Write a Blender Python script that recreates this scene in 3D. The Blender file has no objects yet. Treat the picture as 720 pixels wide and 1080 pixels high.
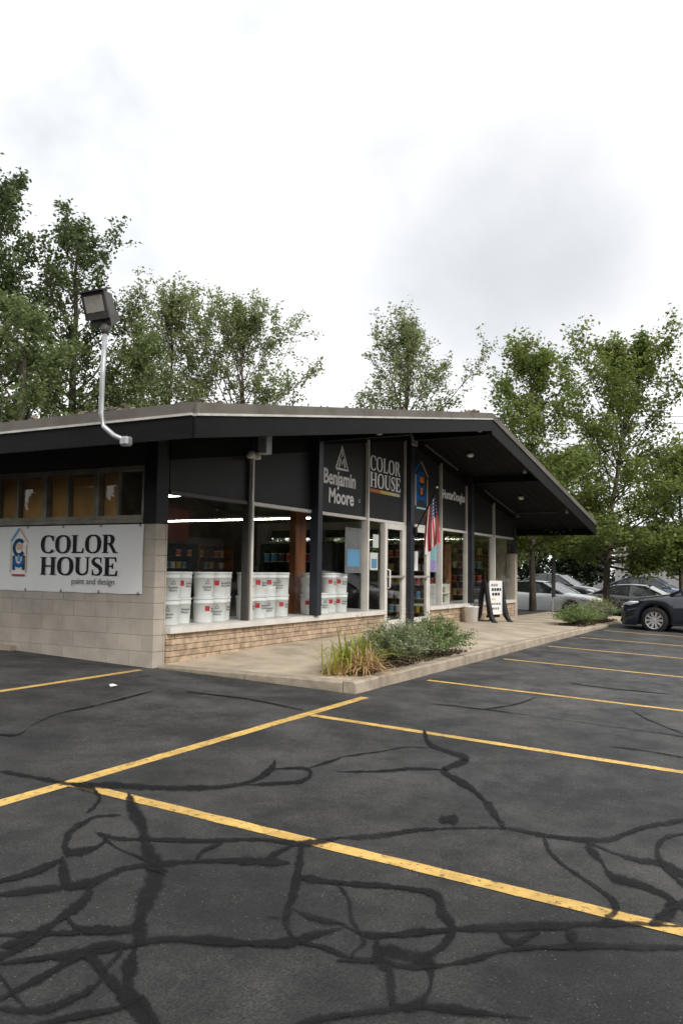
import bpy, bmesh, math, random
import numpy as np
from mathutils import Matrix, Vector
R_ = math.radians
random.seed(7); rng = np.random.default_rng(7)
scene = bpy.context.scene
col = scene.collection

# ------------------------------------------------------------------ camera
CAM = np.array([-8.237, -7.2, 1.152]); FPX = 875.9
def cam_axes(yaw, pitch, roll):
    f = np.array([math.cos(yaw)*math.cos(pitch), math.sin(yaw)*math.cos(pitch), math.sin(pitch)])
    r = np.array([math.sin(yaw), -math.cos(yaw), 0.0]); u = np.cross(r, f)
    return r*math.cos(roll)+u*math.sin(roll), -r*math.sin(roll)+u*math.cos(roll), f
AR, AU, AF = cam_axes(R_(28.617), R_(4.073), R_(0.7227))
cd = bpy.data.cameras.new("camera"); cam = bpy.data.objects.new("camera", cd); col.objects.link(cam)
cd.sensor_fit = 'VERTICAL'; cd.sensor_height = 36.0; cd.lens = FPX/1080*36.0
cd.clip_start = 0.05; cd.clip_end = 2000
cam.matrix_world = Matrix(((AR[0], AU[0], -AF[0], CAM[0]), (AR[1], AU[1], -AF[1], CAM[1]), (AR[2], AU[2], -AF[2], CAM[2]), (0, 0, 0, 1)))
scene.camera = cam
def ray(px, py): return AR*((px-360)/FPX) - AU*((py-540)/FPX) + AF      # survey direction of a photo point

# ------------------------------------------------------------------ sky and sun (bright overcast)
SUN_EL, SUN_AZ = 36.0, 246.0           # azimuth of the sun: degrees from +x, counter-clockwise
world = bpy.data.worlds.new("World"); scene.world = world; world.use_nodes = True
nt = world.node_tree; nt.nodes.clear()
def N(t, typ, **kw):
    n = t.nodes.new(typ)
    for k, v in kw.items():
        if k.startswith('i_'): n.inputs[k[2:].replace('_', ' ')].default_value = v
        else: setattr(n, k, v)
    return n
out = N(nt, 'ShaderNodeOutputWorld'); bg = N(nt, 'ShaderNodeBackground'); bg.inputs['Strength'].default_value = 0.1
sky = N(nt, 'ShaderNodeTexSky', sky_type='NISHITA', sun_disc=False, sun_elevation=R_(SUN_EL), sun_rotation=R_(90-SUN_AZ))
tc = N(nt, 'ShaderNodeTexCoord')
n1 = N(nt, 'ShaderNodeTexNoise', i_Scale=2.3, i_Detail=6.0, i_Roughness=0.52, i_Distortion=0.25)
nt.links.new(tc.outputs['Generated'], n1.inputs['Vector'])
ramp = N(nt, 'ShaderNodeValToRGB')
ramp.color_ramp.elements[0].position = 0.31; ramp.color_ramp.elements[0].color = (0.57, 0.59, 0.62, 1)
ramp.color_ramp.elements[1].position = 0.56; ramp.color_ramp.elements[1].color = (1, 1, 1, 1)
nt.links.new(n1.outputs['Fac'], ramp.inputs['Fac'])
# a grey cloud bank, ragged by noise
g0 = ray(560, 250); g0 = g0/np.linalg.norm(g0)
n2 = N(nt, 'ShaderNodeTexNoise', i_Scale=4.5, i_Detail=5.0, i_Roughness=0.5)
nt.links.new(tc.outputs['Generated'], n2.inputs['Vector'])
sub = N(nt, 'ShaderNodeVectorMath', operation='SUBTRACT'); sub.inputs[1].default_value = (0.5, 0.5, 0.5)
nt.links.new(n2.outputs['Color'], sub.inputs[0])
scl = N(nt, 'ShaderNodeVectorMath', operation='SCALE'); scl.inputs['Scale'].default_value = 0.30
nt.links.new(sub.outputs[0], scl.inputs[0])
addv = N(nt, 'ShaderNodeVectorMath', operation='ADD')
nt.links.new(tc.outputs['Generated'], addv.inputs[0]); nt.links.new(scl.outputs[0], addv.inputs[1])
dist = N(nt, 'ShaderNodeVectorMath', operation='DISTANCE'); dist.inputs[1].default_value = tuple(g0)
nt.links.new(addv.outputs[0], dist.inputs[0])
mr = N(nt, 'ShaderNodeMapRange', interpolation_type='SMOOTHSTEP'); mr.inputs['From Min'].default_value = 0.0; mr.inputs['From Max'].default_value = 0.36
mr.inputs['To Min'].default_value = 0.95; mr.inputs['To Max'].default_value = 0.0
nt.links.new(dist.outputs['Value'], mr.inputs['Value'])
mul = N(nt, 'ShaderNodeMixRGB'); mul.inputs['Color2'].default_value = (0.50, 0.515, 0.545, 1)
nt.links.new(ramp.outputs['Color'], mul.inputs['Color1']); nt.links.new(mr.outputs[0], mul.inputs['Fac'])
cl = N(nt, 'ShaderNodeVectorMath', operation='SCALE'); cl.inputs['Scale'].default_value = 9.2   # cloud radiance before the 0.1 strength
nt.links.new(mul.outputs[0], cl.inputs[0])
mix = N(nt, 'ShaderNodeMixRGB'); mix.inputs['Fac'].default_value = 0.97
nt.links.new(sky.outputs[0], mix.inputs['Color1']); nt.links.new(cl.outputs[0], mix.inputs['Color2'])
nt.links.new(mix.outputs[0], bg.inputs['Color']); nt.links.new(bg.outputs[0], out.inputs['Surface'])

sd = bpy.data.lights.new("sun", 'SUN'); sd.energy = 1.5; sd.angle = R_(18); sd.color = (1.0, 0.955, 0.89)
sun = bpy.data.objects.new("sun", sd); col.objects.link(sun)
sdir = Vector((math.cos(R_(SUN_AZ))*math.cos(R_(SUN_EL)), math.sin(R_(SUN_AZ))*math.cos(R_(SUN_EL)), math.sin(R_(SUN_EL))))
sun.rotation_euler = sdir.to_track_quat('Z', 'Y').to_euler(); sun.location = (-20, -20, 40)
scene.view_settings.view_transform = 'Standard'; scene.view_settings.look = 'None'
scene.view_settings.gamma = 1.0; scene.view_settings.exposure = 0.66
scene.render.engine = 'CYCLES'
scene.cycles.use_denoising = True
scene.cycles.max_bounces = 10; scene.cycles.diffuse_bounces = 6; scene.cycles.transmission_bounces = 8; scene.cycles.transparent_max_bounces = 24; scene.cycles.caustics_reflective = False; scene.cycles.caustics_refractive = False

# ------------------------------------------------------------------ materials
MATS = {}
def mat(name, c, rough=0.6, metal=0.0, var=0.0, vscale=3.0, bump=0.0, bscale=40.0, spec=0.4, c2=None, lo=0.4, hi=0.6, piece=0.0, coat=0.0, emit=0.0, trans=0.0, detail=5.0, stretch=None):
    """procedural surface: base colour with noise mottling in world space, per-piece tint, fine bump"""
    m = bpy.data.materials.new(name); m.use_nodes = True; t = m.node_tree
    b = t.nodes['Principled BSDF']; b.inputs['Base Color'].default_value = (*c, 1)
    b.inputs['Roughness'].default_value = rough; b.inputs['Metallic'].default_value = metal
    b.inputs['Specular IOR Level'].default_value = spec
    if coat: b.inputs['Coat Weight'].default_value = coat; b.inputs['Coat Roughness'].default_value = 0.04
    if emit: b.inputs['Emission Color'].default_value = (*c, 1); b.inputs['Emission Strength'].default_value = emit
    geo = N(t, 'ShaderNodeNewGeometry'); src = geo.outputs['Position']
    if stretch:
        mp = N(t, 'ShaderNodeMapping'); mp.inputs['Scale'].default_value = stretch
        t.links.new(src, mp.inputs['Vector']); src = mp.outputs[0]
    cur = None
    if var or c2:
        n = N(t, 'ShaderNodeTexNoise', i_Scale=vscale, i_Detail=detail, i_Roughness=0.6); t.links.new(src, n.inputs['Vector'])
        r = N(t, 'ShaderNodeValToRGB'); e = r.color_ramp.elements
        e[0].position = lo; e[1].position = hi
        ca = tuple(x*(1-var) for x in c); cb = c2 if c2 else tuple(min(1, x*(1+var)) for x in c)
        if c2: ca = c
        e[0].color = (*ca, 1); e[1].color = (*cb, 1)
        t.links.new(n.outputs['Fac'], r.inputs['Fac']); cur = r.outputs['Color']
    if piece:
        oi = N(t, 'ShaderNodeObjectInfo'); hv = N(t, 'ShaderNodeHueSaturation')
        ma = N(t, 'ShaderNodeMapRange'); ma.inputs['To Min'].default_value = 1-piece; ma.inputs['To Max'].default_value = 1+piece
        t.links.new(oi.outputs['Random'], ma.inputs['Value']); t.links.new(ma.outputs[0], hv.inputs['Value'])
        if cur: t.links.new(cur, hv.inputs['Color'])
        else: hv.inputs['Color'].default_value = (*c, 1)
        cur = hv.outputs['Color']
    if cur: t.links.new(cur, b.inputs['Base Color'])
    if bump:
        n = N(t, 'ShaderNodeTexNoise', i_Scale=bscale, i_Detail=4.0); t.links.new(src, n.inputs['Vector'])
        bp = N(t, 'ShaderNodeBump'); bp.inputs['Strength'].default_value = bump; bp.inputs['Distance'].default_value = 0.01
        t.links.new(n.outputs['Fac'], bp.inputs['Height']); t.links.new(bp.outputs[0], b.inputs['Normal'])
    if trans:
        ou = t.nodes['Material Output']; tl = N(t, 'ShaderNodeBsdfTranslucent'); mx = N(t, 'ShaderNodeMixShader')
        mx.inputs[0].default_value = trans
        if cur: t.links.new(cur, tl.inputs['Color'])
        else: tl.inputs['Color'].default_value = (*c, 1)
        t.links.new(b.outputs[0], mx.inputs[1]); t.links.new(tl.outputs[0], mx.inputs[2]); t.links.new(mx.outputs[0], ou.inputs['Surface'])
    MATS[name] = m
    return m

def glass_mat(name, tint):
    m = bpy.data.materials.new(name); m.use_nodes = True; t = m.node_tree; t.nodes.clear()
    o = N(t, 'ShaderNodeOutputMaterial'); lw = N(t, 'ShaderNodeLayerWeight'); lw.inputs['Blend'].default_value = 0.5
    p = N(t, 'ShaderNodeMath', operation='POWER'); p.inputs[1].default_value = 5.0
    q = N(t, 'ShaderNodeMath', operation='MULTIPLY_ADD'); q.inputs[1].default_value = 0.94; q.inputs[2].default_value = 0.045
    t.links.new(lw.outputs['Facing'], p.inputs[0]); t.links.new(p.outputs[0], q.inputs[0])
    tr = N(t, 'ShaderNodeBsdfTransparent'); tr.inputs['Color'].default_value = (*tint, 1)
    gl = N(t, 'ShaderNodeBsdfGlossy'); gl.inputs['Roughness'].default_value = 0.01
    geo = N(t, 'ShaderNodeNewGeometry'); n = N(t, 'ShaderNodeTexNoise', i_Scale=0.8, i_Detail=1.0); t.links.new(geo.outputs['Position'], n.inputs['Vector'])
    bp = N(t, 'ShaderNodeBump'); bp.inputs['Strength'].default_value = 0.05; bp.inputs['Distance'].default_value = 0.02
    t.links.new(n.outputs['Fac'], bp.inputs['Height']); t.links.new(bp.outputs[0], gl.inputs['Normal'])
    mx = N(t, 'ShaderNodeMixShader')
    t.links.new(q.outputs[0], mx.inputs[0]); t.links.new(tr.outputs[0], mx.inputs[1]); t.links.new(gl.outputs[0], mx.inputs[2]); t.links.new(mx.outputs[0], o.inputs['Surface'])
    MATS[name] = m; return m

def asphalt_mat():
    m = bpy.data.materials.new('asphalt'); m.use_nodes = True; t = m.node_tree; b = t.nodes['Principled BSDF']
    geo = N(t, 'ShaderNodeNewGeometry'); P = geo.outputs['Position']
    def noise(s, d, r=0.6):
        n = N(t, 'ShaderNodeTexNoise', i_Scale=s, i_Detail=d, i_Roughness=r); t.links.new(P, n.inputs['Vector']); return n.outputs['Fac']
    def rmp(f, a, c, pa, pb):
        r = N(t, 'ShaderNodeValToRGB'); e = r.color_ramp.elements; e[0].position = pa; e[1].position = pb; e[0].color = (*a, 1); e[1].color = (*c, 1)
        t.links.new(f, r.inputs['Fac']); return r.outputs['Color']
    def mixc(f, a, c, mode='MIX'):
        x = N(t, 'ShaderNodeMixRGB', blend_type=mode)
        if isinstance(f, float): x.inputs['Fac'].default_value = f
        else: t.links.new(f, x.inputs['Fac'])
        for s, k in ((a, 'Color1'), (c, 'Color2')):
            if isinstance(s, tuple): x.inputs[k].default_value = (*s, 1)
            else: t.links.new(s, x.inputs[k])
        return x.outputs['Color']
    base = rmp(noise(0.33, 5.0, 0.65), (0.0085, 0.0085, 0.0090), (0.026, 0.0258, 0.0258), 0.34, 0.66)
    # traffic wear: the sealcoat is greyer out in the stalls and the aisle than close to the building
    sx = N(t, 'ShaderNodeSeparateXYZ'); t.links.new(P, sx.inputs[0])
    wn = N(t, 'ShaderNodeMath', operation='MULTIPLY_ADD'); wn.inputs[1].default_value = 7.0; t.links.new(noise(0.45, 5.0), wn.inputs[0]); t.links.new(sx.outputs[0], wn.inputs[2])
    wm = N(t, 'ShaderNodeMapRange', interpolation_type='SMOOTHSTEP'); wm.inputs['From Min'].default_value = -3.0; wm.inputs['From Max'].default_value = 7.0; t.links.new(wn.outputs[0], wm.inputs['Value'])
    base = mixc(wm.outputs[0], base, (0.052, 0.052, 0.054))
    scuff = rmp(noise(1.7, 7.0, 0.72), (0.62, 0.62, 0.62), (2.3, 2.27, 2.2), 0.40, 0.76)
    c1 = mixc(1.0, base, scuff, 'MULTIPLY')
    grain = rmp(noise(95.0, 3.0), (0.35, 0.35, 0.35), (2.1, 2.08, 2.02), 0.32, 0.74)
    c2 = mixc(1.0, c1, grain, 'MULTIPLY')
    # pale aggregate where the sealcoat has worn through
    v = N(t, 'ShaderNodeTexVoronoi', i_Scale=75.0); t.links.new(P, v.inputs['Vector'])
    spot = N(t, 'ShaderNodeMath', operation='LESS_THAN'); spot.inputs[1].default_value = 0.22; t.links.new(v.outputs['Distance'], spot.inputs[0])
    sepc = N(t, 'ShaderNodeSeparateColor'); t.links.new(v.outputs['Color'], sepc.inputs[0])
    few = N(t, 'ShaderNodeMath', operation='GREATER_THAN'); few.inputs[1].default_value = 0.93; t.links.new(sepc.outputs[0], few.inputs[0])
    patch = rmp(noise(0.55, 4.0), (0, 0, 0), (1, 1, 1), 0.42, 0.62)
    f1 = N(t, 'ShaderNodeMath', operation='MULTIPLY'); t.links.new(spot.outputs[0], f1.inputs[0]); t.links.new(few.outputs[0], f1.inputs[1])
    f2 = N(t, 'ShaderNodeMath', operation='MULTIPLY'); t.links.new(f1.outputs[0], f2.inputs[0]); t.links.new(patch, f2.inputs[1])
    c3 = mixc(f2.outputs[0], c2, (0.20, 0.19, 0.175))
    t.links.new(c3, b.inputs['Base Color'])
    b.inputs['Roughness'].default_value = 0.78; b.inputs['Specular IOR Level'].default_value = 0.36
    n = noise(110.0, 3.0); bp = N(t, 'ShaderNodeBump'); bp.inputs['Strength'].default_value = 0.55; bp.inputs['Distance'].default_value = 0.006
    t.links.new(n, bp.inputs['Height']); t.links.new(bp.outputs[0], b.inputs['Normal'])
    MATS['asphalt'] = m; return m
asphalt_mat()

def paint_line_mat(name, c):
    m = mat(name, c, 0.65, var=0.16, vscale=5.0, bump=0.3, bscale=110.0, spec=0.3)
    t = m.node_tree; b = t.nodes['Principled BSDF']; old = b.inputs['Base Color'].links[0].from_socket
    geo = N(t, 'ShaderNodeNewGeometry')
    n = N(t, 'ShaderNodeTexNoise', i_Scale=26.0, i_Detail=8.0, i_Roughness=0.78); t.links.new(geo.outputs['Position'], n.inputs['Vector'])
    r = N(t, 'ShaderNodeValToRGB'); r.color_ramp.elements[0].position = 0.36; r.color_ramp.elements[1].position = 0.47
    t.links.new(n.outputs['Fac'], r.inputs['Fac'])
    x = N(t, 'ShaderNodeMixRGB'); x.inputs['Color1'].default_value = (0.05, 0.048, 0.045, 1)
    t.links.new(r.outputs['Color'], x.inputs['Fac']); t.links.new(old, x.inputs['Color2']); t.links.new(x.outputs[0], b.inputs['Base Color'])
    return m
paint_line_mat('yellow_paint', (0.60, 0.385, 0.11))
def tar_mat():
    m = mat('tar', (0.0030, 0.0030, 0.0034), 0.7, c2=(0.0085, 0.0085, 0.009), lo=0.45, hi=0.8, vscale=11.0, bump=0.3, bscale=60.0, spec=0.2)
    t = m.node_tree; b = t.nodes['Principled BSDF']; ou = t.nodes['Material Output']
    uv = N(t, 'ShaderNodeUVMap'); sp = N(t, 'ShaderNodeSeparateXYZ'); t.links.new(uv.outputs[0], sp.inputs[0])
    def M(op, a, c=None, d=None):
        n = N(t, 'ShaderNodeMath', operation=op)
        for i, q in enumerate((a, c, d)):
            if q is None: continue
            if isinstance(q, (int, float)): n.inputs[i].default_value = q
            else: t.links.new(q, n.inputs[i])
        return n.outputs[0]
    e = M('SUBTRACT', 1.0, M('ABSOLUTE', M('MULTIPLY_ADD', sp.outputs[1], 2.0, -1.0)))
    geo = N(t, 'ShaderNodeNewGeometry')
    n1 = N(t, 'ShaderNodeTexNoise', i_Scale=22.0, i_Detail=8.0, i_Roughness=0.75); t.links.new(geo.outputs['Position'], n1.inputs['Vector'])
    f = M('ADD', e, M('MULTIPLY_ADD', n1.outputs['Fac'], 1.0, -0.5))
    r = N(t, 'ShaderNodeMapRange', interpolation_type='SMOOTHSTEP'); r.inputs['From Min'].default_value = 0.10; r.inputs['From Max'].default_value = 0.62; t.links.new(f, r.inputs['Value'])
    n3 = N(t, 'ShaderNodeTexNoise', i_Scale=2.2, i_Detail=5.0, i_Roughness=0.65); t.links.new(geo.outputs['Position'], n3.inputs['Vector'])
    r3 = N(t, 'ShaderNodeMapRange'); r3.inputs['From Min'].default_value = 0.32; r3.inputs['From Max'].default_value = 0.62; r3.inputs['To Min'].default_value = 0.58; r3.inputs['To Max'].default_value = 0.97; t.links.new(n3.outputs['Fac'], r3.inputs['Value'])
    al = M('MULTIPLY', r.outputs[0], r3.outputs[0])
    ro = N(t, 'ShaderNodeMapRange'); ro.inputs['From Min'].default_value = 0.35; ro.inputs['From Max'].default_value = 0.65; ro.inputs['To Min'].default_value = 0.45; ro.inputs['To Max'].default_value = 0.85; t.links.new(n3.outputs['Fac'], ro.inputs['Value']); t.links.new(ro.outputs[0], b.inputs['Roughness'])
    tr = N(t, 'ShaderNodeBsdfTransparent'); mx = N(t, 'ShaderNodeMixShader')
    t.links.new(al, mx.inputs[0]); t.links.new(tr.outputs[0], mx.inputs[1]); t.links.new(b.outputs[0], mx.inputs[2]); t.links.new(mx.outputs[0], ou.inputs['Surface'])
tar_mat()
mat('concrete', (0.50, 0.42, 0.32), 0.85, var=0.18, vscale=1.6, bump=0.25, bscale=60.0, spec=0.2, detail=8.0)
mat('kerb_concrete', (0.37, 0.31, 0.24), 0.88, var=0.15, vscale=5.0, bump=0.5, bscale=30.0, spec=0.2, detail=8.0, piece=0.08)
mat('block_paint', (0.43, 0.38, 0.32), 0.7, var=0.10, vscale=2.5, bump=0.25, bscale=45.0, spec=0.3, piece=0.03, detail=8.0)
mat('mortar', (0.38, 0.335, 0.28), 0.9, var=0.1, vscale=8.0, bump=0.3)
mat('ledge_stone', (0.43, 0.325, 0.23), 0.85, var=0.22, vscale=9.0, bump=0.6, bscale=35.0, spec=0.2, piece=0.17)
mat('ledge_mortar', (0.30, 0.245, 0.185), 0.9, var=0.15, vscale=9.0)
mat('spandrel_grey', (0.029, 0.029, 0.030), 0.5, var=0.08, vscale=1.5, spec=0.2)
mat('black_paint', (0.008, 0.008, 0.009), 0.55, var=0.2, vscale=4.0, bump=0.08, bscale=30, spec=0.2)
mat('soffit_black', (0.003, 0.003, 0.0032), 0.75, var=0.2, vscale=3.0, bump=0.1, bscale=30, spec=0.18, piece=0.1)
mat('fascia_black', (0.0045, 0.0044, 0.0043), 0.6, var=0.3, vscale=2.0, bump=0.1, bscale=25, spec=0.16, stretch=(1, 1, 6))
mat('navy_steel', (0.018, 0.021, 0.030), 0.4, var=0.15, vscale=4.0, spec=0.5)
mat('edge_metal', (0.14, 0.126, 0.108), 0.7, var=0.35, vscale=2.2, bump=0.2, bscale=20, c2=(0.085, 0.068, 0.052), lo=0.45, hi=0.75, detail=9.0)
mat('drip_white', (0.50, 0.48, 0.44), 0.5, var=0.15, vscale=3.0)
mat('roofing', (0.13, 0.12, 0.11), 0.9, var=0.2, vscale=3.0, bump=0.5, bscale=60)
mat('frame_tan', (0.50, 0.47, 0.42), 0.45, var=0.08, vscale=2.0, spec=0.5)
mat('frame_white', (0.68, 0.655, 0.61), 0.45, var=0.07, vscale=2.5, spec=0.5)
mat('frame_dark', (0.07, 0.064, 0.058), 0.5, var=0.1, vscale=2.0)
mat('window_wood', (0.26, 0.24, 0.19), 0.65, var=0.2, vscale=4.0, bump=0.1, piece=0.1)
mat('window_head', (0.022, 0.017, 0.015), 0.6, var=0.2, vscale=4.0)
mat('brown_board', (0.50, 0.27, 0.085), 0.7, var=0.2, vscale=2.0, piece=0.3, stretch=(1, 1, 0.3))
mat('wood_post', (0.23, 0.082, 0.03), 0.5, var=0.3, vscale=4.0, stretch=(3, 3, 0.3))
mat('alu', (0.55, 0.53, 0.50), 0.35, metal=0.6, var=0.06, vscale=4.0)
mat('steel_grey', (0.40, 0.41, 0.42), 0.45, metal=0.5, var=0.12, vscale=6.0)
mat('lamp_dark', (0.06, 0.055, 0.05), 0.5, var=0.2, vscale=8.0)
mat('lamp_lens', (0.42, 0.40, 0.34), 0.3, var=0.06, vscale=20.0)
mat('white_plastic', (0.90, 0.91, 0.91), 0.4, var=0.03, vscale=4.0, spec=0.4)
mat('white_sign', (0.83, 0.83, 0.81), 0.5, var=0.02, vscale=2.0)
mat('banner_vinyl', (0.80, 0.79, 0.775), 0.45, var=0.03, vscale=1.3, bump=0.15, bscale=3.0)
mat('lettering_white', (0.93, 0.925, 0.91), 0.5, var=0.02)
mat('ink_black', (0.012, 0.012, 0.014), 0.5, var=0.1, spec=0.12)
mat('ink_grey', (0.20, 0.20, 0.21), 0.5, var=0.1, spec=0.12)
mat('ink_blue', (0.012, 0.115, 0.33), 0.5, var=0.05, spec=0.12)
mat('ink_navy', (0.012, 0.06, 0.16), 0.5, var=0.05, spec=0.12)
mat('ink_lightblue', (0.16, 0.36, 0.60), 0.5, var=0.05, spec=0.12)
mat('ink_orange', (0.68, 0.22, 0.06), 0.5, var=0.05, spec=0.12)
mat('ink_peach', (0.70, 0.45, 0.30), 0.5, var=0.05, spec=0.12)
mat('ink_red', (0.55, 0.045, 0.06), 0.5, var=0.05, spec=0.12)
mat('ink_yellow', (0.70, 0.58, 0.16), 0.5, var=0.05, spec=0.12)
mat('ink_cream', (0.66, 0.63, 0.42), 0.5, var=0.05, spec=0.12)
mat('ink_cyan', (0.30, 0.55, 0.62), 0.5, var=0.05, spec=0.12)
mat('ink_violet', (0.42, 0.33, 0.68), 0.5, var=0.05, spec=0.12)
mat('black_plastic', (0.012, 0.012, 0.013), 0.45, var=0.15, vscale=6.0, spec=0.4)
mat('rubber', (0.012, 0.012, 0.012), 0.8, var=0.15, vscale=20.0)
mat('rim_silver', (0.62, 0.62, 0.63), 0.3, metal=0.8, var=0.05)
mat('car_navy', (0.007, 0.010, 0.024), 0.3, var=0.05, coat=1.0, spec=0.5)
mat('car_white', (0.75, 0.76, 0.77), 0.35, var=0.03, coat=0.8)
mat('car_green', (0.018, 0.024, 0.023), 0.3, var=0.05, coat=1.0)
mat('car_blue', (0.05, 0.075, 0.13), 0.3, var=0.05, coat=1.0)
mat('car_black', (0.012, 0.012, 0.013), 0.3, var=0.05, coat=1.0)
mat('car_glass', (0.02, 0.024, 0.027), 0.06, var=0.05, spec=0.8)
mat('headlamp', (0.62, 0.64, 0.66), 0.1, var=0.08, spec=0.8)
mat('lamp_red', (0.35, 0.01, 0.012), 0.2, var=0.05)
mat('bark', (0.085, 0.068, 0.052), 0.9, var=0.35, vscale=5.0, bump=0.8, bscale=18.0, stretch=(3, 3, 0.6))
mat('mulch', (0.085, 0.055, 0.035), 0.95, var=0.5, vscale=30.0, bump=0.9, bscale=50.0)
mat('carpet', (0.14, 0.125, 0.11), 0.9, var=0.2, vscale=4.0)
mat('inner_wall', (0.17, 0.14, 0.115), 0.8, var=0.1, vscale=1.0)
mat('inner_ceiling', (0.16, 0.15, 0.135), 0.8, var=0.06, vscale=1.0)
mat('shelf_grey', (0.035, 0.035, 0.036), 0.6, var=0.1)
mat('shelf_wood', (0.25, 0.12, 0.045), 0.55, var=0.25, vscale=4.0)
mat('tube_glow', (1.0, 0.93, 0.80), 0.4, emit=16.0, var=0.02)
mat('far_wall', (0.36, 0.355, 0.34), 0.85, var=0.1, vscale=0.6, detail=8.0)
mat('far_trim', (0.16, 0.16, 0.155), 0.7, var=0.1)
mat('far_red', (0.30, 0.035, 0.03), 0.6, var=0.1)
for i, c in enumerate(((0.45, 0.05, 0.04), (0.55, 0.38, 0.05), (0.06, 0.22, 0.38), (0.10, 0.32, 0.10), (0.55, 0.53, 0.50), (0.42, 0.18, 0.05), (0.05, 0.05, 0.06))):
    mat('can_%d' % i, c, 0.4, var=0.08)
def leaf(name, a, b2, tr=0.32, rough=0.55):
    return mat(name, a, rough, c2=b2, vscale=1.3, lo=0.35, hi=0.65, spec=0.3, trans=tr, detail=6.0)
leaf('leaf_dark', (0.07, 0.105, 0.036), (0.145, 0.19, 0.075), 0.45)
leaf('leaf_mid', (0.12, 0.165, 0.06), (0.23, 0.28, 0.11), 0.48)
leaf('leaf_light', (0.185, 0.225, 0.095), (0.32, 0.355, 0.165), 0.5)
leaf('leaf_maple', (0.125, 0.185, 0.046), (0.27, 0.315, 0.085), 0.5)
leaf('leaf_far', (0.016, 0.028, 0.012), (0.042, 0.062, 0.026), 0.2)
leaf('leaf_sage', (0.2, 0.25, 0.125), (0.36, 0.4, 0.23), 0.35)
leaf('leaf_green', (0.14, 0.22, 0.075), (0.28, 0.36, 0.14), 0.35)
leaf('blade_lime', (0.46, 0.44, 0.08), (0.27, 0.33, 0.06), 0.35)
leaf('blade_dry', (0.55, 0.38, 0.2), (0.4, 0.25, 0.12), 0.25)
leaf('seed_tan', (0.26, 0.20, 0.13), (0.20, 0.17, 0.15), 0.2)
glass_mat('shop_glass', (0.965, 0.975, 0.97)); glass_mat('clear_glass', (0.97, 0.975, 0.97))

def flag_mat():
    m = bpy.data.materials.new('flag_cloth'); m.use_nodes = True; t = m.node_tree; b = t.nodes['Principled BSDF']; b.inputs['Roughness'].default_value = 0.85
    uv = N(t, 'ShaderNodeUVMap'); sp = N(t, 'ShaderNodeSeparateXYZ'); t.links.new(uv.outputs[0], sp.inputs[0])
    def M(op, a, c=None):
        n = N(t, 'ShaderNodeMath', operation=op)
        for i, s in enumerate((a, c)):
            if s is None: continue
            if isinstance(s, (int, float)): n.inputs[i].default_value = s
            else: t.links.new(s, n.inputs[i])
        return n.outputs[0]
    U, V = sp.outputs[0], sp.outputs[1]
    stripe = M('LESS_THAN', M('MODULO', M('MULTIPLY', V, 13.0), 2.0), 1.0)
    canton = M('MULTIPLY', M('LESS_THAN', U, 0.4), M('GREATER_THAN', V, 6/13))
    fu = M('SUBTRACT', M('FRACT', M('MULTIPLY', U, 15.0)), 0.5); fv = M('SUBTRACT', M('FRACT', M('MULTIPLY', V, 15.0)), 0.5)
    star = M('LESS_THAN', M('ADD', M('MULTIPLY', fu, fu), M('MULTIPLY', fv, fv)), 0.07)
    def mixc(f, a, c):
        x = N(t, 'ShaderNodeMixRGB'); t.links.new(f, x.inputs['Fac'])
        for s, k in ((a, 'Color1'), (c, 'Color2')):
            if isinstance(s, tuple): x.inputs[k].default_value = (*s, 1)
            else: t.links.new(s, x.inputs[k])
        return x.outputs[0]
    body = mixc(stripe, (0.74, 0.70, 0.68), (0.40, 0.028, 0.04)); can = mixc(star, (0.02, 0.025, 0.10), (0.66, 0.64, 0.62))
    t.links.new(mixc(canton, body, can), b.inputs['Base Color']); MATS['flag_cloth'] = m
flag_mat()

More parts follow.
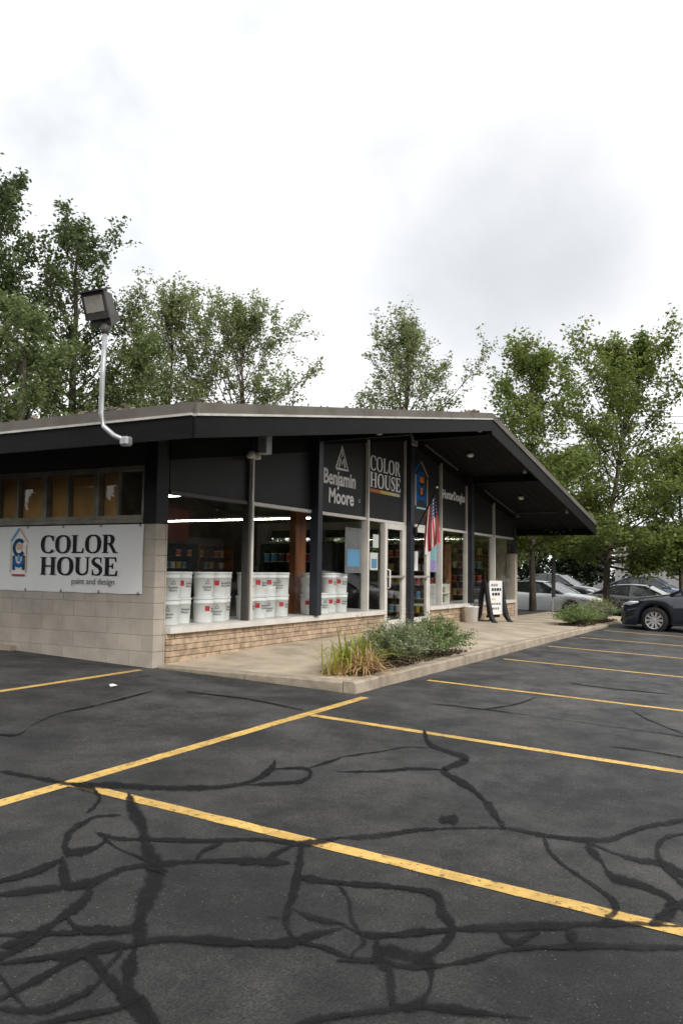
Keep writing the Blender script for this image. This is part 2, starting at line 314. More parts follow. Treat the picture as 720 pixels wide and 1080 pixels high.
# ------------------------------------------------------------------ mesh helpers
class MB:
    def __init__(s): s.V = []; s.F = []
    def add(s, v, f):
        o = len(s.V); s.V += [tuple(map(float, p)) for p in v]; s.F += [tuple(i+o for i in q) for q in f]; return s
    def box(s, x0, x1, y0, y1, z0, z1):
        return s.add([(x0,y0,z0),(x1,y0,z0),(x1,y1,z0),(x0,y1,z0),(x0,y0,z1),(x1,y0,z1),(x1,y1,z1),(x0,y1,z1)],
                     [(0,3,2,1),(4,5,6,7),(0,1,5,4),(1,2,6,5),(2,3,7,6),(3,0,4,7)])
    def cbox(s, x0, x1, y0, y1, z0, z1, c=0.006):
        X, Y, Z = (x0, x1), (y0, y1), (z0, z1); V = []; id_ = {}
        for a in (0, 1):
            for b in (0, 1):
                for d in (0, 1):
                    ix, iy, iz = X[a]+(c if a == 0 else -c), Y[b]+(c if b == 0 else -c), Z[d]+(c if d == 0 else -c)
                    for k, p in enumerate(((X[a], iy, iz), (ix, Y[b], iz), (ix, iy, Z[d]))):
                        id_[a, b, d, k] = len(V); V.append(p)
        F = []
        for a in (0, 1):
            F.append([id_[a,b,d,0] for b, d in ((0,0),(1,0),(1,1),(0,1))]); F.append([id_[b,a,d,1] for b, d in ((0,0),(1,0),(1,1),(0,1))]); F.append([id_[b,d,a,2] for b, d in ((0,0),(1,0),(1,1),(0,1))])
            for b in (0, 1):
                F.append([id_[a,b,0,0], id_[a,b,1,0], id_[a,b,1,1], id_[a,b,0,1]])
                F.append([id_[a,0,b,0], id_[a,1,b,0], id_[a,1,b,2], id_[a,0,b,2]])
                F.append([id_[0,a,b,1], id_[1,a,b,1], id_[1,a,b,2], id_[0,a,b,2]])
                for d in (0, 1): F.append([id_[a,b,d,k] for k in range(3)])
        return s.add(V, F)
    def prism(s, prof, axis, a0, a1):
        """profile of (u, v) points extruded along an axis: 'x' -> (a,u,v), 'y' -> (u,a,v), 'z' -> (u,v,a)"""
        f = {'x': lambda a, u, v: (a, u, v), 'y': lambda a, u, v: (u, a, v), 'z': lambda a, u, v: (u, v, a)}[axis]
        n = len(prof); V = [f(a0, *p) for p in prof]+[f(a1, *p) for p in prof]
        return s.add(V, [tuple(range(n)), tuple(range(2*n-1, n-1, -1))]+[(i, (i+1) % n, n+(i+1) % n, n+i) for i in range(n)])
    def tube(s, P, rad, n=8, cap=True):
        P = [np.array(p, float) for p in P]; rad = [rad]*len(P) if np.isscalar(rad) else rad; V = []; F = []
        for i, p in enumerate(P):
            d = P[min(i+1, len(P)-1)]-P[max(i-1, 0)]; d /= (np.linalg.norm(d)+1e-9)
            h = np.array([0, 0, 1.0]) if abs(d[2]) < .9 else np.array([1.0, 0, 0]); a = np.cross(d, h); a /= np.linalg.norm(a); b = np.cross(d, a)
            V += [p+rad[i]*(math.cos(2*math.pi*k/n)*a+math.sin(2*math.pi*k/n)*b) for k in range(n)]
        for i in range(len(P)-1):
            F += [(i*n+k, i*n+(k+1) % n, (i+1)*n+(k+1) % n, (i+1)*n+k) for k in range(n)]
        if cap: F += [tuple(range(n-1, -1, -1)), tuple(range((len(P)-1)*n, len(P)*n))]
        return s.add(V, F)
    def lathe(s, prof, n=24, axis='z', c=(0, 0, 0), cap=True):
        V = []; F = []
        for r, h in prof:
            for k in range(n):
                a = 2*math.pi*k/n; u, v = r*math.cos(a), r*math.sin(a)
                V.append({'z': (c[0]+u, c[1]+v, c[2]+h), 'x': (c[0]+h, c[1]+u, c[2]+v), 'y': (c[0]+u, c[1]+h, c[2]+v)}[axis])
        for i in range(len(prof)-1):
            F += [(i*n+k, i*n+(k+1) % n, (i+1)*n+(k+1) % n, (i+1)*n+k) for k in range(n)]
        if cap and prof[0][0] > 1e-6: F.append(tuple(range(n-1, -1, -1)))
        if cap and prof[-1][0] > 1e-6: F.append(tuple(range((len(prof)-1)*n, len(prof)*n)))
        return s.add(V, F)
    def build(s, name, m, parent=None, smooth=False, local=False):
        me = bpy.data.meshes.new(name); V = s.V
        if parent is not None and not local:
            o = ORG.get(parent.name, (0, 0, 0)); V = [(a-o[0], b-o[1], c-o[2]) for a, b, c in V]
        me.from_pydata(V, [], s.F)
        bm = bmesh.new(); bm.from_mesh(me); bmesh.ops.recalc_face_normals(bm, faces=bm.faces); bm.to_mesh(me); bm.free()
        return link(name, me, m, parent, smooth)
ORG = {}
def link(name, me, m, parent=None, smooth=False):
    if m: me.materials.append(MATS[m])
    if smooth: me.polygons.foreach_set('use_smooth', [True]*len(me.polygons))
    o = bpy.data.objects.new(name, me); col.objects.link(o)
    if parent is not None: o.parent = parent; ORG[o.name] = ORG.get(parent.name, (0, 0, 0))
    return o
def share(o, loc, parent=None, name=None):
    c = o.copy(); c.name = name or o.name.split('.')[0]; col.objects.link(c); c.location = loc
    if parent: c.parent = parent
    return c
def tag(o, label=None, cat=None, group=None, kind=None):
    for k, v in (('label', label), ('category', cat), ('group', group), ('kind', kind)):
        if v: o[k] = v
    return o
def thing(name, loc, label, cat, group=None, rz=0.0):
    o = bpy.data.objects.new(name, None); col.objects.link(o); o.location = loc; o.rotation_euler.z = rz; o.empty_display_size = 0.1
    ORG[o.name] = tuple(loc); return tag(o, label, cat, group)
def copy_tree(o, parent=None):
    c = o.copy(); c.name = o.name.split('.')[0]; col.objects.link(c); c.parent = parent
    ORG[c.name] = ORG.get(o.name, (0, 0, 0))
    for ch in list(o.children): copy_tree(ch, c)
    return c
def fast_mesh(name, V, F, m, parent=None, uv=None):
    """large quad meshes from arrays"""
    V = np.asarray(V, np.float32); F = np.asarray(F, np.int32); k = F.shape[1]
    me = bpy.data.meshes.new(name); me.vertices.add(len(V)); me.vertices.foreach_set('co', V.ravel())
    me.loops.add(F.size); me.loops.foreach_set('vertex_index', F.ravel())
    me.polygons.add(len(F)); me.polygons.foreach_set('loop_start', np.arange(0, F.size, k, dtype=np.int32))
    me.update(calc_edges=True); me.validate()
    return link(name, me, m, parent)

# ------------------------------------------------------------------ ground
def gz(x, y):
    z = -0.115+0.035*min(max(y, -12.0), 2.6)
    z -= 0.55*min(max((x-19.0)/6.0, 0), 1)
    return z
def ground_at(px, py):
    d = ray(px, py); t = (-0.115+0.035*CAM[1]-CAM[2])/(d[2]-0.035*d[1]); p = CAM+t*d
    return p
xs = [-220, -60, -20, -8, 0, 8, 14, 19, 21, 23, 25, 40, 80, 200, 420]; ys = [-260, -80, -30, -12, -9, -6, -3, 0, 2.6, 6, 12, 30, 80, 300]
V = [(x, y, gz(x, y)) for y in ys for x in xs]; nx = len(xs)
F = [(j*nx+i, j*nx+i+1, (j+1)*nx+i+1, (j+1)*nx+i) for j in range(len(ys)-1) for i in range(nx-1)]
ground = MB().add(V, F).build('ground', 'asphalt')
tag(ground, 'black sealcoated asphalt parking lot with tar-filled cracks and yellow stall lines', 'ground', kind='structure')

def ground_strip(name, a, b, w, m, lift):
    """a flat painted strip between two ground points, with slightly uneven edges"""
    a, b = np.array(a, float), np.array(b, float); d = b-a; L = np.hypot(*d); d /= L; nrm = np.array([-d[1], d[0]])
    n = max(2, int(L/0.12)); V = []
    for i in range(n+1):
        p = a+d*L*i/n
        for sgn in (-1, 1):
            q = p+nrm*sgn*(w/2+rng.normal(0, 0.0025)); V.append((q[0], q[1], gz(q[0], q[1])+lift))
    return MB().add(V, [(2*i, 2*i+2, 2*i+3, 2*i+1) for i in range(n)]).build(name, m, ground)
LW = 0.105
ground_strip('parking_line', (-9.5, -3.16), (-0.02, -3.04), LW, 'yellow_paint', 0.002)
ground_strip('parking_line', (-5.6, -0.14), (-0.20, 0.02), LW*0.9, 'yellow_paint', 0.002)
for x in (-4.30, -1.30, 1.70, 4.83, 7.62, 10.25, 12.85):
    ground_strip('parking_line', (x, -3.12 if x < 0 else -3.06), (x-0.08, -8.6), LW, 'yellow_paint', 0.0032)
ground_strip('parking_line', (-7.3, -3.12), (-7.35, -8.6), LW, 'yellow_paint', 0.0032)

def spline(P, n=7):
    P = np.array(P, float); Q = np.vstack([2*P[0]-P[1], P, 2*P[-1]-P[-2]]); o = []
    for i in range(1, len(Q)-2):
        for t in np.linspace(0, 1, n, endpoint=False):
            a, b, c, d = Q[i-1], Q[i], Q[i+1], Q[i+2]
            o.append(0.5*((2*b)+(c-a)*t+(2*a-5*b+4*c-d)*t*t+(3*b-a-3*c+d)*t**3))
    o.append(P[-1]); return np.array(o)
seal_n = [0]
def crack_seal(P, w):
    """tar band poured along a surveyed crack; P are survey points on the lot, w the band's width there"""
    S = spline(P, 12); S += np.stack([np.convolve(rng.normal(0, 1.6, len(S)+6), np.ones(5)/5, 'same')[3:3+len(S)] for _ in (0, 1)], 1)*0.22; n = len(S); V = []
    lift = 0.0046+0.00008*(seal_n[0] % 30); seal_n[0] += 1
    wob = np.convolve(rng.normal(0, 1.5, n+24), np.ones(11)/11, 'same')[12:12+n]; fine = rng.normal(0, 0.05, (n, 2))
    for i in range(n):
        d = S[min(i+1, n-1)]-S[max(i-1, 0)]; d /= np.hypot(*d)+1e-9; nr = np.array([-d[1], d[0]])
        ww = (w*0.66+0.3 if w > 2.2 else w*0.5)*max(0.35, 1+0.75*wob[i]); ww *= min(1, 0.25+0.16*i, 0.25+0.16*(n-1-i))
        for sg in (-1, 1):
            q = ground_at(*(S[i]+nr*sg*ww*(1+fine[i, (sg+1)//2]))); V.append((q[0], q[1], gz(q[0], q[1])+lift))
    F = [(2*i, 2*i+2, 2*i+3, 2*i+1) for i in range(n-1)]
    me = bpy.data.meshes.new('crack_seal'); me.from_pydata(V, [], F); u = me.uv_layers.new(name='UVMap')
    for lp in me.loops: u.data[lp.index].uv = ((lp.vertex_index//2)*0.1, float(lp.vertex_index % 2))
    link('crack_seal', me, 'tar', ground)
LC = [([(0,268),(60,278),(150,295),(250,298),(330,303),(430,303),(500,297),(550,280),(575,258),(580,243)],8), ([(572,262),(640,262),(655,272),(640,288),(600,293),(520,296)],6), ([(648,262),(720,240)],5),
 ([(150,296),(185,302),(210,320),(200,342),(182,357)],11), ([(272,315),(280,345),(300,385),(310,430),(330,470),(325,500),(300,560),(295,620),(280,660),(272,720),(310,770),(340,830)],24),
 ([(182,372),(150,395),(137,425),(150,440),(200,430),(222,412),(200,395)],9), ([(255,360),(200,365),(165,388)],8), ([(210,398),(250,410),(330,412),(420,415),(540,412),(640,420),(720,408)],10),
 ([(-20,506),(60,485),(132,455)],10), ([(-20,532),(80,520),(150,512),(190,505),(260,475),(330,465),(420,458),(530,458),(612,462)],12), ([(132,448),(135,480),(145,512),(190,500)],17),
 ([(412,458),(430,435),(470,420)],10), ([(555,458),(600,432),(632,422)],9), ([(636,418),(630,470),(620,520),(605,570),(607,602),(630,628),(680,640),(740,664)],14), ([(632,492),(680,500),(730,503)],8),
 ([(-20,616),(60,612),(140,610),(220,605),(280,600),(302,570)],14), ([(192,508),(180,540),(140,570),(100,600),(40,640),(-20,672)],19), ([(140,578),(170,602),(235,601)],12),
 ([(-20,678),(80,665),(170,655),(260,640),(330,625),(420,625),(520,632),(612,630),(660,615),(730,598)],16), ([(618,558),(660,578),(730,592)],9), ([(-20,760),(60,720),(130,680),(200,640),(265,634)],14),
 ([(-20,768),(60,775),(120,765),(190,730),(216,700),(200,670),(170,655)],14), ([(212,685),(260,740),(320,810)],30), ([(620,806),(680,792),(740,782)],18),
 ([(-10,191),(40,190),(80,165),(130,145),(200,130),(260,115),(330,97)],3), ([(390,100),(520,115),(640,140)],3), ([(560,577),(606,578)],4), ([(0,640),(40,630),(90,610)],10), ([(60,812),(140,790),(250,770),(300,745)],14)]
RC = [([(173,180),(185,210),(220,225),(262,242),(230,258),(215,268),(250,290),(280,310),(310,340),(330,370),(345,390)],10), ([(-10,238),(60,230),(130,218),(185,218)],3.5), ([(-10,268),(80,268),(150,262),(215,264)],4.5),
 ([(-10,408),(80,405),(160,392),(240,388),(345,388),(420,402),(500,412),(560,412),(600,400),(640,385),(740,368)],8), ([(425,403),(440,440),(480,475),(540,515),(575,545),(572,570),(545,586)],10), ([(508,414),(560,435),(620,455),(680,465),(740,500)],10),
 ([(515,424),(545,455),(570,490),(620,505),(680,530),(740,572)],12), ([(740,396),(680,410),(665,440),(690,480),(740,522)],11), ([(694,536),(690,570),(648,592)],20), ([(740,538),(700,555),(660,580)],12),
 ([(-10,505),(80,510),(150,518),(200,530),(212,565),(235,600),(215,635),(180,660),(150,675)],16), ([(-10,586),(40,610),(90,615),(150,610),(230,603),(330,598),(450,595),(540,590),(600,590),(740,598)],12),
 ([(75,622),(75,660),(100,690),(105,740),(112,762),(150,766),(180,740),(190,700),(170,665),(120,655),(80,640)],20), ([(-10,668),(80,668),(130,680),(200,680),(280,665),(350,645),(430,640),(540,638),(640,640),(740,640)],11),
 ([(328,600),(362,630),(420,606)],13), ([(478,598),(492,634)],15), ([(-10,786),(80,775),(150,765),(220,770),(300,780),(400,792)],12),
 ([(190,125),(300,137),(400,150),(560,172),(690,190),(740,198)],2.6), ([(303,136),(360,128),(412,112)],2.8), ([(613,140),(660,165),(740,196)],2.8), ([(205,372),(225,370),(246,372)],18), ([(560,215),(640,225),(740,242)],2.4), ([(470,80),(560,92),(700,105)],2.0)]
for P, w in LC: crack_seal([(x/2, 680+y/2) for x, y in P], w/2*1.08)
for P, w in RC: crack_seal([(360+x/2, 680+y/2) for x, y in P], w/2*1.08)

# finer branch cracks that run from one sealed crack to the next
rr = np.random.default_rng(41)
nodes = np.array([(x/2, 680+y/2) for P, w in LC for x, y in P]+[(360+x/2, 680+y/2) for P, w in RC for x, y in P if y > 380]); nodes = nodes[nodes[:, 1] > 860]
done = 0
for k in range(400):
    a, b = nodes[rr.integers(len(nodes))], nodes[rr.integers(len(nodes))]; d = b-a; L = math.hypot(d[0], d[1]*1.8)
    if not (35 < L < 105) or done >= 24: continue
    m = (a+b)/2; 
    if min(np.hypot(*(nodes-m).T)) < 14: continue
    nr = np.array([-d[1], d[0]])/L; done += 1
    crack_seal([a, a+d*.3+nr*rr.normal(0, 7), a+d*.65+nr*rr.normal(0, 7), b], rr.uniform(2.6, 5.5))

# ------------------------------------------------------------------ pavement and kerb
PAD_X0, PAD_X1, KY = 0.08, 19.2, -2.86
def pz(x, y): return -0.004-0.085*max(0, 1-x/2.5)*(1+max(y, -2.9)/2.9)+0.030*min(y, 0)-0.010*max(0, min(x-8, 9))
px_ = [PAD_X0+0.16, 0.9, 2.5, 4.3, 8, 12, 16, 17.0]; py_ = [KY+0.15, -2.1, -1.0, -0.02]
def sheet(xs, ys, zf, name, m, lift=0.0):
    n = len(xs); V = [(x, y, zf(x, y)+lift) for y in ys for x in xs]; k = len(V); V += [(x, y, -0.6) for y in ys for x in xs]
    F = [(j*n+i, j*n+i+1, (j+1)*n+i+1, (j+1)*n+i) for j in range(len(ys)-1) for i in range(n-1)]
    rim = [i for i in range(n)]+[j*n+n-1 for j in range(1, len(ys))]+[(len(ys)-1)*n+i for i in range(n-2, -1, -1)]+[j*n for j in range(len(ys)-2, 0, -1)]
    F += [(rim[i], rim[(i+1) % len(rim)], k+rim[(i+1) % len(rim)], k+rim[i]) for i in range(len(rim))]
    return MB().add(V, F).build(name, m)
pave = tag(sheet(px_+[PAD_X1], py_, pz, 'pavement', 'concrete'), 'tan concrete walkway along the storefront', 'pavement', kind='structure')
kerb = tag(bpy.data.objects.new('kerb', None), 'weathered concrete kerb around the walkway', 'kerb', kind='structure'); col.objects.link(kerb); ORG['kerb'] = (0, 0, 0)
x = PAD_X0
for L in (0.62, 2.9, 3.05, 3.0, 3.05, 3.0, 2.9):
    x1 = min(x+L, PAD_X1); mb = MB(); dz = random.uniform(-0.006, 0.006); n = 6
    V = []
    for i in range(n+1):
        xx = x+0.004+(x1-x-0.008)*i/n; zt = pz(xx, KY)+0.012+dz+random.uniform(-.003, .003); yo = random.uniform(-.006, .006)
        V += [(xx, KY-0.012+yo, -0.7), (xx, KY+0.0+yo, zt-0.022), (xx, KY+0.022+yo, zt), (xx, KY+0.15, zt), (xx, KY+0.15, -0.7)]
    F = [(5*i+k, 5*i+k+1, 5*i+k+6, 5*i+k+5) for i in range(n) for k in range(4)]+[(0, 1, 2, 3, 4), tuple(5*n+k for k in range(4, -1, -1))]
    mb.add(V, F).build('kerb_stone', 'kerb_concrete', kerb); x = x1
y = KY+0.155
for L in (1.35, 1.36):
    y1 = min(y+L, -0.02); V = []; n = 5
    for i in range(n+1):
        yy = y+0.004+(y1-y-0.008)*i/n; zt = pz(PAD_X0, yy)+0.006+random.uniform(-.003, .003); xo = random.uniform(-.008, .008)
        V += [(PAD_X0-0.01+xo, yy, -0.7), (PAD_X0+xo, yy, zt-0.02), (PAD_X0+0.02+xo, yy, zt), (PAD_X0+0.158, yy, zt), (PAD_X0+0.158, yy, -0.7)]
    MB().add(V, [(5*i+k, 5*i+k+1, 5*i+k+6, 5*i+k+5) for i in range(n) for k in range(4)]+[(0, 1, 2, 3, 4), tuple(5*n+k for k in range(4, -1, -1))]).build('kerb_stone', 'kerb_concrete', kerb); y = y1

# ------------------------------------------------------------------ lettering
def font_text(s, size, bold=0.0, sx=1.0):
    c = bpy.data.curves.new('t', 'FONT'); c.body = s; c.size = size; c.offset = bold; c.resolution_u = 6; c.extrude = 0.0015
    o = bpy.data.objects.new('t', c); col.objects.link(o); dg = bpy.context.evaluated_depsgraph_get(); dg.update()
    me = bpy.data.meshes.new_from_object(o.evaluated_get(dg)); V = [(v.co.x*sx, v.co.y, v.co.z) for v in me.vertices]; F = [tuple(p.vertices) for p in me.polygons]
    bpy.data.objects.remove(o); bpy.data.curves.remove(c); bpy.data.meshes.remove(me)
    return V, F
class Ink:
    """flat strokes with a hair of thickness; each stroke a touch prouder than the last so none share a plane"""
    def __init__(s): s.mb = MB(); s.k = 0
    def poly(s, P):
        w0, w1 = 0.0, 0.002+0.00025*s.k; s.k += 1; n = len(P)
        s.mb.add([(u, v, w0) for u, v in P]+[(u, v, w1) for u, v in P], [tuple(range(n)), tuple(range(2*n-1, n-1, -1))]+[(i, (i+1) % n, n+(i+1) % n, n+i) for i in range(n)]); return s
    def ribbon(s, P, W):
        P = np.array(P, float); n = len(P); W = [W]*n if np.isscalar(W) else W; L = []; Rr = []
        for i in range(n):
            d = P[min(i+1, n-1)]-P[max(i-1, 0)]; d /= np.hypot(*d)+1e-9; nr = np.array([-d[1], d[0]])*W[i]/2
            L.append(P[i]+nr); Rr.append(P[i]-nr)
        w0, w1 = 0.0, 0.002+0.00025*s.k; s.k += 1
        V = [(*a, w0) for a in L]+[(*a, w0) for a in Rr]+[(*a, w1) for a in L]+[(*a, w1) for a in Rr]
        F = []
        for i in range(n-1):
            F += [(i, i+1, n+i+1, n+i), (2*n+i, 3*n+i, 3*n+i+1, 2*n+i+1), (i, 2*n+i, 2*n+i+1, i+1), (n+i, n+i+1, 3*n+i+1, 3*n+i)]
        F += [(0, n, 3*n, 2*n), (n-1, 3*n-1, 4*n-1, 2*n-1)]
        s.mb.add(V, F); return s
    def rect(s, u0, u1, v0, v1): return s.poly([(u0, v0), (u1, v0), (u1, v1), (u0, v1)])
def arc(cx, cy, rx, ry, a0, a1, n=20): return [(cx+rx*math.cos(R_(a)), cy+ry*math.sin(R_(a))) for a in np.linspace(a0, a1, n)]
def serif(word, h, sx=1.0, gap=0.10):
    """bold old-style serif capitals, cap height h; returns Ink in (u, v) with its width"""
    ink = Ink(); u = 0.0
    TH, TN, SR = 0.185, 0.075, 0.055
    def ring(u, cx, rx, a0, a1, thick=0.20, thin=0.07):
        P = []; W = []
        for a in np.linspace(a0, a1, 33):
            c = math.cos(R_(a)); t = thin+(thick-thin)*abs(c)**1.4
            P.append((u+cx+(rx-t/2*abs(c))*c, 0.5+(0.515-0.5*thin)*math.sin(R_(a)))); W.append(t)
        ink.ribbon([(p[0]*h*sx, p[1]*h) for p in P], [w*h*(sx if 1 else 1) for w in W])
    def rc(a, b, c, d): ink.rect((u+a)*h*sx, (u+b)*h*sx, c*h, d*h)
    def stem(a, w=TH, lo=True, up=True):
        rc(a, a+w, 0.0, 1.0)
        if lo: rc(a-0.075, a+w+0.075, 0.0, SR)
        if up: rc(a-0.075, a+w+0.075, 1-SR, 1.0)
    for ch in word:
        if ch == 'O': ring(u, 0.43, 0.43, 0, 360); w = 0.86
        elif ch == 'C':
            ring(u, 0.43, 0.43, 48, 318); ink.poly([((u+a)*h*sx, b*h) for a, b in ((0.66, 0.92), (0.735, 0.98), (0.745, 0.66), (0.70, 0.66), (0.60, 0.86))]); w = 0.77
        elif ch == 'L':
            stem(0.08); rc(0.08+TH, 0.60, 0.0, TN); ink.poly([((u+a)*h*sx, b*h) for a, b in ((0.50, 0.0), (0.66, 0.0), (0.68, 0.28), (0.635, 0.28), (0.58, 0.07))]); w = 0.69
        elif ch == 'E':
            stem(0.08)
            rc(0.08+TH, 0.60, 0.0, TN); rc(0.08+TH, 0.58, 1-TN, 1.0); rc(0.08+TH, 0.46, 0.48, 0.48+TN)
            ink.poly([((u+a)*h*sx, b*h) for a, b in ((0.50, 0.0), (0.66, 0.0), (0.68, 0.28), (0.635, 0.28), (0.58, 0.07))])
            ink.poly([((u+a)*h*sx, b*h) for a, b in ((0.48, 1.0), (0.62, 1.0), (0.63, 0.75), (0.585, 0.75), (0.54, 0.93))])
            rc(0.42, 0.47, 0.38, 0.66); w = 0.68
        elif ch == 'H':
            stem(0.08); stem(0.60); rc(0.08+TH, 0.60, 0.46, 0.46+TN); w = 0.87
        elif ch == 'R':
            stem(0.08)
            P = [(0.26, 0.965)]+[(0.38+0.16*math.cos(R_(a)), 0.735+0.23*math.sin(R_(a))) for a in np.linspace(80, -80, 15)]+[(0.26, 0.50)]
            W = [0.07]+[0.07+0.12*abs(math.cos(R_(a)))**1.3 for a in np.linspace(80, -80, 15)]+[0.07]
            ink.ribbon([((u+a)*h*sx, b*h) for a, b in P], [q*h for q in W])
            ink.poly([((u+a)*h*sx, b*h) for a, b in ((0.34, 0.50), (0.52, 0.48), (0.74, 0.06), (0.84, 0.045), (0.84, 0.0), (0.60, 0.0))]); w = 0.83
        elif ch == 'U':
            rc(0.07, 0.07+TH, 0.30, 1.0); rc(0.0, 0.07+TH+0.07, 1-SR, 1.0); rc(0.64, 0.64+0.08, 0.30, 1.0); rc(0.56, 0.80, 1-SR, 1.0)
            aa = np.linspace(180, 360, 17)
            ink.ribbon([((u+0.42+0.26*math.cos(R_(a)))*h*sx, (0.31+0.265*math.sin(R_(a)))*h) for a in aa], [(0.08+0.105*max(0, -math.cos(R_(a))))*h for a in aa]); w = 0.80
        elif ch == 'S':
            P = [(0.50, 0.80), (0.46, 0.92), (0.33, 0.965), (0.19, 0.93), (0.11, 0.80), (0.15, 0.66), (0.31, 0.54), (0.45, 0.42), (0.50, 0.25), (0.42, 0.08), (0.28, 0.03), (0.14, 0.07), (0.08, 0.20)]
            W = [0.05, 0.06, 0.07, 0.10, 0.15, 0.19, 0.20, 0.19, 0.15, 0.10, 0.07, 0.06, 0.05]
            S = spline(P, 3); Wi = np.interp(np.linspace(0, 1, len(S)), np.linspace(0, 1, len(W)), W)
            ink.ribbon([((u+a)*h*sx, b*h) for a, b in S], [q*h for q in Wi]); rc(0.485, 0.525, 0.68, 0.99); rc(0.06, 0.10, 0.01, 0.32); w = 0.58
        u += w+gap
    return ink, (u-gap)*h*sx
def place(V, F, name, m, parent, fn): return MB().add([fn(*p) for p in V], F).build(name, m, parent)

# ------------------------------------------------------------------ the shop building
BW, PK, BD = 15.62, 7.81, 9.2            # width, ridge position, depth
SL = 0.163                               # roof pitch
def zr(x, z0): return z0-SL*abs(x-PK)
OV_X0, OV_X1, OV_Y0, OV_Y1 = -1.58, 17.7, -1.85, BD+1.4
shop = thing('paint_shop', (PK, 0, 0), 'low gabled paint shop with black fascia, grey block side wall and glass storefront', 'building')
BX = [0.22, 2.06, 3.94, 5.92, 7.81, 9.68, 11.55, 13.53, 15.40]
SB, ST, TR = 0.31, 0.40, 2.13

# side wall of painted concrete blocks
sw = MB().box(0.006, 0.19, 0.012, BD, -0.5, 1.735).build('side_wall', 'mortar', shop)
BH, BL = 0.2062, 0.405
proto = {}
for c in range(9):
    z0 = -0.118+c*BH; y = 0.0; first = True
    off = 0.0 if c % 2 == 0 else 0.2025
    edges = [0.0]+([off] if off else [])
    yy = edges[-1]
    while yy < 7.6: yy += BL; edges.append(yy)
    for a, b in zip(edges[:-1], edges[1:]):
        L = round(b-a, 4)
        if L not in proto:
            proto[L] = MB().cbox(0.0, 0.19, 0.002, L-0.002, 0.002, BH-0.002, 0.004)
            me = proto[L].build('block', 'block_paint', sw, local=True); me.location = (0-PK, a, z0); proto[L] = me
        else: share(proto[L], (-PK, a, z0), sw)
# pier facing the street beside the glass (block ends)
for c in range(9):
    MB().cbox(0.1925, 0.222, -0.002, 0.19, -0.115+c*BH, -0.121+(c+1)*BH, 0.004).build('block', 'block_paint', sw)
MB().box(-0.10, 0.0, 2.52, 7.5, -0.2, 0.045).build('footing', 'kerb_concrete', shop)
MB().box(0.0, 0.19, BD-0.02, BD, -0.3, 1.73).build('rear_corner', 'block_paint', shop)

# clerestory windows on the side wall
WS, WH = 1.80, 2.50
MB().cbox(-0.045, 0.10, 0.20, 7.9, 1.745, 1.80, 0.006).build('window_sill', 'window_wood', shop)
MB().box(0.0, 0.10, 0.0, 7.9, 1.735, 1.744).build('sill_joint', 'black_paint', shop)
MB().box(-0.012, 0.12, 0.20, 7.9, WH+0.003, zr(0, 4.16)).build('window_header', 'window_head', shop)
MB().cbox(-0.03, 0.215, -0.012, 0.198, 1.737, zr(0.2, 4.15), 0.006).build('corner_post', 'spandrel_grey', shop)
MB().box(-0.034, -0.0305, 0.0, 0.196, 1.74, zr(0, 4.1)).build('corner_post_face', 'black_paint', shop)
wy = [0.20, 1.05, 2.04, 3.04, 4.04, 5.04, 6.04, 7.04]
for a, b in zip(wy[:-1], wy[1:]):
    fr = MB(); fr.cbox(-0.02, 0.09, a, a+0.045, WS+.002, WH, 0.004).cbox(-0.02, 0.09, b-0.045, b-.002, WS+.002, WH, 0.004)
    fr.box(-0.018, 0.088, a+0.046, b-0.046, WS+.002, WS+0.05).box(-0.018, 0.088, a+0.046, b-0.046, WH-0.06, WH-.001)
    w = fr.build('side_window', 'window_wood', shop)
    MB().box(0.0, 0.05, (a+b)/2-0.02+0.06, (a+b)/2+0.02+0.06, WS+0.05, WH-0.06).build('mullion', 'window_wood', w)
    MB().box(0.052, 0.058, a+0.047, b-0.047, WS+0.051, WH-0.061).build('pane', 'clear_glass', w)
    c = (a+b)/2+0.06
    for q0, q1 in (((a+0.52, b-0.06),) if a < 0.3 else ((a+0.055, c-0.035), (c+0.035, b-0.06))):
        MB().box(0.075, 0.09, q0, q1, WS+0.055, WH-0.075-0.03*(q0 < c)).build('board', 'brown_board', w)
# other walls
rw = MB(); rw.box(BW-0.19, BW, 0.2, BD, -0.6, 1.74); rw.box(BW-0.19, BW, 0.2, BD, WH, zr(BW, 4.15)).box(BW-0.19, BW, BD-0.6, BD, 1.74, WH).box(BW-0.19, BW, 0.2, 1.2, 1.74, WH)
rw.build('far_side_wall', 'block_paint', shop)
for k in range(7):
    a = 1.2+k*1.05; w = MB().box(BW-0.14, BW-0.06, a, a+0.06, 1.742, WH-.002).box(BW-0.14, BW-0.06, a+0.98, a+1.04, 1.742, WH-.002).build('side_window', 'window_wood', shop)
    MB().box(BW-0.10, BW-0.094, a+0.061, a+0.979, 1.742, WH-.002).build('pane', 'clear_glass', w)
MB().prism([(0.2, -0.3), (BW-0.2, -0.3), (BW-0.2, zr(BW, 4.14)), (PK, 4.14), (0.2, zr(0.2, 4.14))], 'y', BD-0.2, BD-0.01).build('rear_wall', 'inner_wall', shop)
MB().box(0.2, BW-0.2, 0.10, BD-0.2, -0.3, -0.002).build('shop_floor', 'carpet', shop)
for s in (0, 1):
    x0, x1 = ((0.22, PK-0.02), (PK+0.02, BW-0.22))[s]
    MB().prism([(x0, zr(x0, 3.98)), (x1, zr(x1, 3.98)), (x1, zr(x1, 4.05)), (x0, zr(x0, 4.05))], 'y', 0.15, BD-0.22).build('ceiling', 'inner_ceiling', shop)

